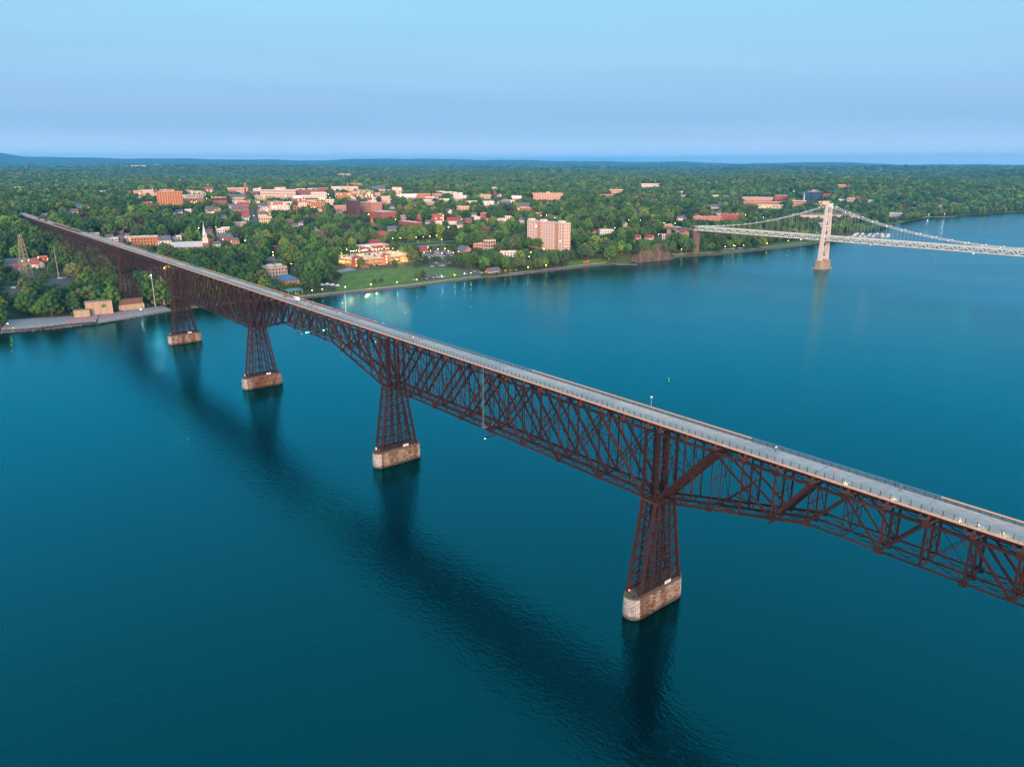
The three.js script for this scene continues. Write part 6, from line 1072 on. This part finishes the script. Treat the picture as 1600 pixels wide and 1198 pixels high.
{
  const poses = [personGeo(1, 0), personGeo(0.15, 1), personGeo(-0.8, 0)], skin = [0.42, 0.24, 0.16];
  const dress = (g, top, leg) => { const q = g.clone(), p = q.attributes.position, c = new Float32Array(p.count * 3); for (let i = 0; i < p.count; i++) { const y = p.getY(i), x = Math.abs(p.getX(i)); const k = y > 1.52 ? skin : y < 0.12 ? [0.03, 0.03, 0.03] : y < 0.95 && x < 0.24 ? leg : y < 0.98 ? skin : top; c.set(k, i * 3); } q.setAttribute('color', new THREE.BufferAttribute(c, 3)); return q; };
  const pm = new THREE.MeshStandardMaterial({ vertexColors: true, roughness: 0.85 }), hair = mat(0.03, 0.02, 0.015, 0.8), hairG = new THREE.SphereGeometry(0.118, 10, 8, 0, 6.3, 0, 1.7).translate(0, 1.66, -0.005);
  const W = [['red shirt', [0.55, 0.04, 0.05]], ['white shirt', [0.7, 0.7, 0.68]], ['dark jacket', [0.03, 0.035, 0.05]], ['blue shirt', [0.06, 0.12, 0.35]], ['orange top', [0.6, 0.2, 0.08]], ['pink top', [0.65, 0.1, 0.3]], ['grey top', [0.25, 0.26, 0.28]]];
  const where = [[-258, 1.8, 2, 'beside the white cart'], [-251, -1.4, 1, 'beside the white cart'], [-247, 0.2, 4, 'in the group of walkers near the flag pole'], [-243.6, 1.4, 6, 'in the group of walkers near the flag pole'], [-242.3, 0.2, 2, 'at the front of the group of walkers'], [-239.5, 1.8, 3, 'in the group of walkers near the flag pole'], [-238, -0.8, 0, 'in the group of walkers near the flag pole'], [-234.8, 1.6, 5, 'leading the group of walkers'], [-228, 1.0, 1, 'alone ahead of the group of walkers'], [-217, -1.5, 4, 'by the red lit rail'], [-143, 0.6, 0, 'above the second stone pier'], [-139.5, 0.9, 1, 'above the second stone pier'], [-455, 1, 2, 'on the far deck above the third pier'], [-461, -1, 3, 'on the far deck above the third pier'], [-505, 0.5, 2, 'on the deck above the farthest river pier'], [-522, -0.5, 6, 'on the deck above the farthest river pier'], [54.4, -0.3, 4, 'near the right end of the deck'], [36.5, -2.6, 1, 'beside the far rail near the right end of the deck'], [69.6, -2.4, 6, 'beside the far rail at the right end of the deck']];
  where.forEach(([x, z, w, l], i) => { const t = thing('person', `person in ${W[w][0]} walking ${l}`, 'person', [x, DECK, z], pick([1.57, -1.57]) + rr(-0.4, 0.4), 'people walking on the bridge'); part('body', dress(poses[i % 3], W[w][1], pick([[0.03, 0.04, 0.08], [0.08, 0.07, 0.06], [0.2, 0.19, 0.17]])), pm, t); part('hair', hairG, hair, t); });
  // white and pink service cart
  const c = thing('service_cart', 'white service cart with pink panel parked on the bridge deck', 'cart', [-266, DECK, -1.6], 0.02), wm = mat(0.75, 0.74, 0.75, 0.4), pk = mat(0.6, 0.05, 0.2, 0.5);
  part('body', profileGeo([[-2.4, 0.45], [2.4, 0.45], [2.5, 1.1], [2.0, 1.25], [1.5, 2.1], [-2.4, 2.15]], 1.9), wm, c); part('windows', profileGeo([[1.0, 1.3], [1.92, 1.3], [1.5, 1.95], [1.0, 1.98]], 1.96, 0.02), GLASS, c); part('side_panel', bx(1.8, 0.8, 1.98, -1.2, 1.45, 0), pk, c); for (const [x, z] of [[1.5, 0.85], [1.5, -0.85], [-1.5, 0.85], [-1.5, -0.85]]) part('wheel', CAR.wheel, tyre, c).position.set(x, 0.34, z); landmarks.push([c, 'the white cart']);
  const r = thing('service_cart', 'small red cart beside the far rail of the bridge deck', 'cart', [-283, DECK, -2.3]); part('body', profileGeo([[-1.3, 0.35], [1.3, 0.35], [1.35, 0.9], [-1.3, 0.95]], 1.2), palM.red, r); part('canopy', bx(2, 0.12, 1.2, 0, 1.8, 0), mat(0.5, 0.1, 0.05, 0.6), r); for (const [x, z] of [[0.8, 0.5], [-0.8, 0.5], [0.8, -0.5], [-0.8, -0.5]]) { part('wheel', CAR.wheel, tyre, r).position.set(x, 0.34, z * 1.1); part('post', bx(0.06, 1, 0.06, x, 1.35, z), GALV, r); }
  const f = thing('flag_pole', 'tall thin white pole at the far rail of the bridge', 'pole', [-212, DECK - 0.3, -DW - 0.5]); part('post', cyl(0.12, 0.06, 11, 7), WHITE, f); part('truck', new THREE.SphereGeometry(0.14, 8, 6).translate(0, 11, 0), WHITE, f); part('base', bx(0.5, 0.4, 0.5, 0, 0.2, 0), RAIL_STEEL, f);
  const k = thing('camera_mast', 'small grey mast with white head on the far rail of the bridge', 'mast', [-8.4, DECK - 0.3, -DW - 0.5]); part('post', cyl(0.09, 0.07, 4.6, 7), GALV, k); part('head', bx(0.6, 0.35, 0.5, 0, 4.6, 0), WHITE, k); part('arm', bx(0.08, 0.08, 0.9, 0, 4.3, 0.3), GALV, k);
  for (const [x, i] of [[-1118, 0], [-1068, 1]]) { const t = thing('deck_kiosk', `${i ? 'right' : 'left'} one of two dark kiosks at the far end of the bridge deck`, 'kiosk', [x, DECK, -0.8]); part('body', bx(9, 2.2, 2.2, 0, 1.1, 0), DARK, t); part('roof', bx(9.8, 0.25, 2.8, 0, 2.35, 0), palM.slate, t); part('counter', bx(4, 0.15, 0.6, 0, 1.1, 1.3), palM.pale, t); }
}
// ---------------------------------------------------------------- trees
const GREEN = [[0.022, 0.076, 0.012], [0.036, 0.110, 0.016], [0.066, 0.162, 0.021], [0.135, 0.220, 0.026], [0.086, 0.130, 0.030], [0.015, 0.053, 0.017], [0.132, 0.172, 0.050], [0.042, 0.098, 0.030]], ODD = [[0.050, 0.022, 0.026], [0.16, 0.095, 0.055]];
function leafy(kind, detail) {   // crown about 10 m wide and 12 m tall over the ground, as small leaf faces round many clumps
  let s = 991 + kind * 131; const rn = () => { s = (s * 16807) % 2147483647; return s / 2147483647; };
  const pos = [], nor = [], tri = (a, b, c, n) => { for (const p of [a, b, c]) { pos.push(p.x, p.y, p.z); nor.push(n.x, n.y, n.z); } };
  const shape = [{ w: 4.6, h: 4.4, c: 7.4, n: 20 }, { w: 4.0, h: 5.2, c: 7.8, n: 20 }, { w: 5.4, h: 4.0, c: 6.8, n: 24 }, { w: 3.4, h: 5.0, c: 7.4, n: 16 }, { w: 4.8, h: 4.8, c: 7.0, n: 22 }, { w: 2.3, h: 6.6, c: 7.2, n: 20 }][kind], n = detail ? shape.n : 9, quads = detail ? 44 : 14, cone = kind === 5;
  for (let k = 0; k < n; k++) {
    const a = k * 2.399 + rn() * 0.7, t = cone ? (k + 0.5) / n : Math.acos(1 - 1.75 * ((k + 0.5) / n)) / Math.PI, rad = cone ? (1 - t) * shape.w * 1.1 : Math.sin(t * Math.PI) * shape.w * (0.62 + 0.3 * rn()), y = cone ? shape.c - shape.h + t * shape.h * 2 : shape.c + Math.cos(t * Math.PI) * shape.h * (0.7 + 0.25 * rn());
    const C = V(Math.cos(a) * rad, y, Math.sin(a) * rad), R = (detail ? 1.25 + rn() * 0.8 : 2.0 + rn() * 0.7) * (cone ? 0.75 : 1);
    // solid leaf coloured core, added inside the clump to block light
    const core = new THREE.IcosahedronGeometry(R * 0.78, 1), cp = core.attributes.position; const seen = {};
    for (let i = 0; i < cp.count; i++) { const key = cp.getX(i).toFixed(2) + cp.getY(i).toFixed(2) + cp.getZ(i).toFixed(2); const f = seen[key] ??= 0.78 + 0.4 * rn(); cp.setXYZ(i, cp.getX(i) * f + C.x, cp.getY(i) * f * 0.85 + C.y, cp.getZ(i) * f + C.z); }
    for (let i = 0; i < cp.count; i += 3) { const A = V().fromBufferAttribute(cp, i), B = V().fromBufferAttribute(cp, i + 1), D = V().fromBufferAttribute(cp, i + 2), nn = B.clone().sub(A).cross(D.clone().sub(A)).normalize(); tri(A, B, D, nn); }
    for (let q = 0; q < quads; q++) {
      const u = rn() * 2 - 1, b = rn() * 6.283, sq = Math.sqrt(1 - u * u), N = V(sq * Math.cos(b), u, sq * Math.sin(b)), r = R * (0.72 + 0.42 * rn()), P = C.clone().addScaledVector(N, r); P.y -= 0.1 * R;
      const e = V(rn() - 0.5, rn() - 0.5, rn() - 0.5).normalize(), f = N.clone().lerp(V(rn() - 0.5, rn() - 0.3, rn() - 0.5), 0.55).normalize(), X = e.cross(f).normalize(), Y = f.clone().cross(X), w = (detail ? 0.42 : 0.8) * (0.7 + rn() * 0.7), A = P.clone().addScaledVector(X, -w), B = P.clone().addScaledVector(Y, -w * 0.55), D = P.clone().addScaledVector(X, w), E = P.clone().addScaledVector(Y, w * 0.55);
      tri(A, B, D, f); tri(A, D, E, f);
    }
  }
  const g = new THREE.BufferGeometry(); g.setAttribute('position', new THREE.Float32BufferAttribute(pos, 3)); g.setAttribute('normal', new THREE.Float32BufferAttribute(nor, 3)); return g;
}
function woody(kind) { const parts = [cyl(0.36, 0.2, kind === 5 ? 9 : 6.2, 7, -1.2)]; if (kind < 5) for (let k = 0; k < 5; k++) { const a = k * 2.4 + kind; parts.push(bar(V(0, 3.2 + k * 0.4, 0), V(Math.cos(a) * 2.4, 6.2 + k * 0.5, Math.sin(a) * 2.4), 0.16)); } const l = parts.map((g) => { const q = g.index ? g.toNonIndexed() : g; q.deleteAttribute('uv'); return q; }); return mergeGeometries(l); }
const CROWN = [0, 1, 2, 3, 4, 5].map((k) => leafy(k, true)), CROWN_FAR = [0, 2, 4].map((k) => leafy(k, false)), WOOD = [0, 1, 2, 3, 4, 5].map(woody), BARK = mat(0.10, 0.075, 0.055, 0.95);
const leafOf = (c) => new THREE.MeshStandardMaterial({ color: lin(...c), roughness: 0.85, side: THREE.DoubleSide });
const LEAF = [...GREEN, ...ODD].map(leafOf), LEAF_WHITE = leafOf([1, 1, 1]);
const inQuad = (q, x, z) => { let c = false; for (let i = 0, j = 3; i < 4; j = i++) { const [xi, zi] = q[i], [xj, zj] = q[j]; if (zi > z !== zj > z && x < (xj - xi) * (z - zi) / (zj - zi) + xi) c = !c; } return c; };
const quadBox = openQuads.map((q) => [Math.min(...q.map((p) => p[0])) - 1, Math.max(...q.map((p) => p[0])) + 1, Math.min(...q.map((p) => p[1])) - 1, Math.max(...q.map((p) => p[1])) + 1]);
MASS.forEach((m) => { m.e = toEye(m.x, m.z); m.c = Math.cos(-m.rot); m.s = Math.sin(-m.rot); m.half = Math.max(m.w, m.d) / 2; const D = Math.hypot(m.x - EYE.x, m.z - EYE.z); m.slope = (EYE.y - m.y) / D; m.reach = Math.min(m.big ? 260 : 150, 13 / m.slope) + m.half; });
function room(x, z, yHere) {   // how tall a tree may stand here (buildings keep open yards towards the river), 0 for none
  for (let i = 0; i < openQuads.length; i++) { const b = quadBox[i]; if (x > b[0] && x < b[1] && z > b[2] && z < b[3] && inQuad(openQuads[i], x, z)) return 0; }
  let top = 99;
  for (const m of MASS) {
    const dx = x - m.x, dz = z - m.z; if (Math.abs(dx) > 330 || Math.abs(dz) > 330) continue;
    const ax = dx * Math.cos(m.rot) - dz * Math.sin(m.rot), az = dx * Math.sin(m.rot) + dz * Math.cos(m.rot);
    if (Math.abs(ax) < m.w / 2 + 4 && Math.abs(az) < m.d / 2 + 4) return 0;
    const along = dx * m.e.x + dz * m.e.z, side = Math.abs(dx * -m.e.z + dz * m.e.x);
    if (along > 0 && along < m.reach && side < m.half * 0.85 + 4) { const L = Math.max(0, along - Math.min(m.w, m.d) / 2); top = Math.min(top, Math.max(m.big ? 3.2 : 2.6, m.y + 0.12 * m.h + L * m.slope - yHere)); }
  }
  return top;
}
const spots = [];
function scatter(x0, x1, z0, z1, step, rMin, rMax, size, skip) {
  for (let x = x0; x < x1; x += step) for (let z = z0; z < z1; z += step) {
    const px = x + rr(-0.48, 0.48) * step, pz = z + rr(-0.48, 0.48) * step, d = shoreX(pz) - px; if (d < 5) { continue; }
    const r = Math.hypot(px - EYE.x, pz - EYE.z); if (r < rMin || r >= rMax) continue;
    const y = elev(px, pz); if (!inView(px, y + 8, pz, 1.1)) continue;
    if (rnd() < skip) continue;
    let top = r < 3400 ? room(px, pz, y) : 99; if (top < 2.4) continue;
    if (Math.abs(pz) < 13 && px > EAST - 5) { if (px > -700) continue; top = Math.min(top, 54 - y); if (top < 5) continue; }
    if (Math.abs(pz + 820) < 13 && px > -690) { if (px > -592) continue; top = Math.min(top, 37 - y); if (top < 4) continue; }
    if (px < -690 && px > -890 && pz > 6 && pz < 125 && rnd() < 0.55) continue;
    const town = px < -1150 && px > -2350 && pz < -260 && pz > -1200; if (town && rnd() < 0.22) continue;
    const s = Math.min(size * rr(0.62, 1.32) * (town ? 0.8 : 1), top / 12); spots.push([px, y, pz, s, r]);
  }
}
scatter(-3300, -560, -3000, 420, 10.8, 0, 2500, 1.38, 0.05);
scatter(-6500, -300, -6500, 900, 17, 2500, 5200, 1.75, 0.06);
scatter(-9800, 900, -9500, 2600, 36, 5200, 9500, 2.7, 0.1);
scatter(-25500, 900, -24500, 4600, 95, 9500, 17000, 6.0, 0.1);
// low growth along the bank and round the old footings
for (let k = 0; k < 420; k++) { const z = rr(-1180, 110), x = shoreX(z) - rr(7, 30), y = elev(x, z); if ((z < -180 && z > -660) && rnd() < 0.7) continue; if (!inView(x, y, z, 1.05) || (Math.abs(z) < 13 && x > -670)) continue; const top = room(x, z, y); if (top < 1.5) continue; spots.push([x, y, z, Math.min(rr(0.18, 0.42), top / 12), Math.hypot(x - EYE.x, z - EYE.z)]); }
// single park trees
for (const [x, z, s] of [[-726, -292, 1.15], [-706, -330, 0.95], [-690, -352, 1.1], [-640, -262, 0.55], [-642, -272, 0.55], [-632, -300, 0.5], [-640, -322, 0.8], [-643, -332, 0.85]]) spots.push([x, elev(x, z), z, s, 300]);
for (const [x, z, s] of [[-597, -803, 1.7], [-601, -809, 1.9], [-607, -801, 2.0], [-598, -794, 1.6], [-614, -806, 2.1], [-622, -802, 2.1], [-604, -812, 1.7], [-630, -806, 2.0]]) spots.push([x, elev(x, z), z, s, 1100]);
spots.sort((a, b) => b[3] / b[4] * (b[4] < 1400 ? 1 : 0.3) - a[3] / a[4] * (a[4] < 1400 ? 1 : 0.3));
const TREES = [], treeProto = new Map(), colourNames = ['deep green', 'green', 'fresh green', 'yellow green', 'olive', 'dark blue green', 'pale olive', 'grey green', 'dark red', 'pale brown'];
function colourFor(x, z) { const v = 0.5 + 0.5 * Math.sin(x * 0.021 + 1.7 * Math.sin(z * 0.017)) * Math.sin(z * 0.019 + 1.1); const k = rnd() * 0.62 + v * 0.38; return rnd() < 0.012 ? 8 + (rnd() < 0.5 ? 1 : 0) : [5, 0, 0, 1, 7, 1, 2, 4, 2, 3, 6][Math.min(10, Math.floor(k * 11))]; }
const individuals = spots.slice(0, 300), rest = spots.slice(300);
for (const [x, y, z, s] of individuals) {
  const kind = rnd() < 0.03 ? 5 : Math.floor(rnd() * 5), col = colourFor(x, z), key = kind * 16 + col; let t;
  if (!treeProto.has(key)) { t = thing('tree', null, 'tree', [0, 0, 0], 0, 'trees along the near shore'); part('trunk', WOOD[kind], BARK, t); part('crown', CROWN[kind], LEAF[col], t); treeProto.set(key, t); } else t = copyOf(treeProto.get(key));
  t.position.set(x, y - 0.2, z); t.rotation.y = rr(0, 6.3); t.scale.set(s * rr(0.92, 1.1), s, s * rr(0.92, 1.1)); t.userData.look = `${s < 0.45 ? 'low ' : ''}${colourNames[col]} ${s < 0.45 ? 'bush' : kind === 5 ? 'narrow tree' : kind === 2 ? 'broad tree' : 'leafy tree'}`; TREES.push(t);
}
{
  const bins = CROWN.map(() => []).concat(CROWN_FAR.map(() => []));
  for (const q of rest) bins[q[4] < 2500 ? (rnd() < 0.03 ? 5 : Math.floor(rnd() * 5)) : 6 + Math.floor(rnd() * 3)].push(q);
  const M = new THREE.Matrix4(), Q = new THREE.Quaternion(), UPV = V(0, 1, 0), col = new THREE.Color();
  bins.forEach((list, k) => {
    if (!list.length) return; const far = k >= 6, im = new THREE.InstancedMesh(far ? CROWN_FAR[k - 6] : CROWN[k], LEAF_WHITE, list.length); im.name = numbered('woodland');
    tag(im, far ? 'distant wooded land reaching to the blue hills' : 'mass of green tree crowns covering the town slopes', null, null, 'stuff');
    list.forEach(([x, y, z, s, r], i) => { Q.setFromAxisAngle(UPV, rr(0, 6.3)); const v = rr(0.85, 1.15); M.compose(V(x, y - (far ? 2.5 * s : 0.3), z), Q, V(s * v, s * (r > 5200 ? 0.62 : 1), s * v)); im.setMatrixAt(i, M); const c = [...GREEN, ...ODD][colourFor(x, z)], j = rr(0.5, 1.45); im.setColorAt(i, col.setRGB(c[0] * j, c[1] * j, c[2] * j)); });
    im.castShadow = im.receiveShadow = true; scene.add(im);
  });
  console.log('trees', spots.length, bins.map((b) => b.length).join(' '));
}
// ---------------------------------------------------------------- labels that tell look-alikes apart
{
  for (const t of BUILT) if (t.userData.label) landmarks.push([t, 'the ' + t.userData.label.split(' ').slice(0, 4).join(' ').replace(/ (with|in|and|of|above|beside|by|under|rising|a|the|left|right|behind|on|to)( .*)?$/, '')]);
  const seen2 = new Set(), marks = landmarks.filter(([, p]) => !seen2.has(p) && seen2.add(p)).map(([o, phrase]) => { o.updateMatrixWorld(true); const b = new THREE.Box3().setFromObject(o), c = b.getCenter(V()); return { p: c.project(camera), phrase }; });
  const ORD = ['nearest', 'second nearest', 'third nearest', 'fourth nearest', 'fifth nearest', 'sixth nearest', 'seventh nearest', 'eighth nearest', 'ninth nearest', 'tenth nearest'];
  const nth = (k) => ORD[k] || `${k + 1}th nearest`.replace(/(\d*[^1])1th/, '$11st').replace(/([^1])2th/, '$12nd').replace(/([^1])3th/, '$13rd');
  function tell(list) {
    const by = new Map();
    for (const t of list) { const p = t.position.clone().add(V(0, 3, 0)).project(camera); let best = 1e9, m = null; for (const q of marks) { const d = Math.hypot((q.p.x - p.x) * 1.336, q.p.y - p.y); if (d < best) { best = d; m = q; } } const look = t.userData.look, key = look + '|' + m.phrase; if (!by.has(key)) by.set(key, []); by.get(key).push([best, t, look, m.phrase]); }
    for (const l of by.values()) { l.sort((a, b) => a[0] - b[0]); l.forEach(([, t, look, phrase], k) => { t.userData.label = l.length === 1 ? `${look} close to ${phrase}` : `${look}, ${nth(k)} to ${phrase}`; }); }
    list.forEach((t) => delete t.userData.look);
  }
  const plain = BUILT.filter((t) => !t.userData.label); plain.forEach((t) => { t.userData.group = /house/.test(t.name) ? 'houses among the trees' : 'buildings of the town'; });
  tell(plain); tell(CARS); tell(LAMPS); tell(TREES); tell(scene.children.filter((o) => /^utility_pole/.test(o.name)));
}
renderer.render(scene, camera);
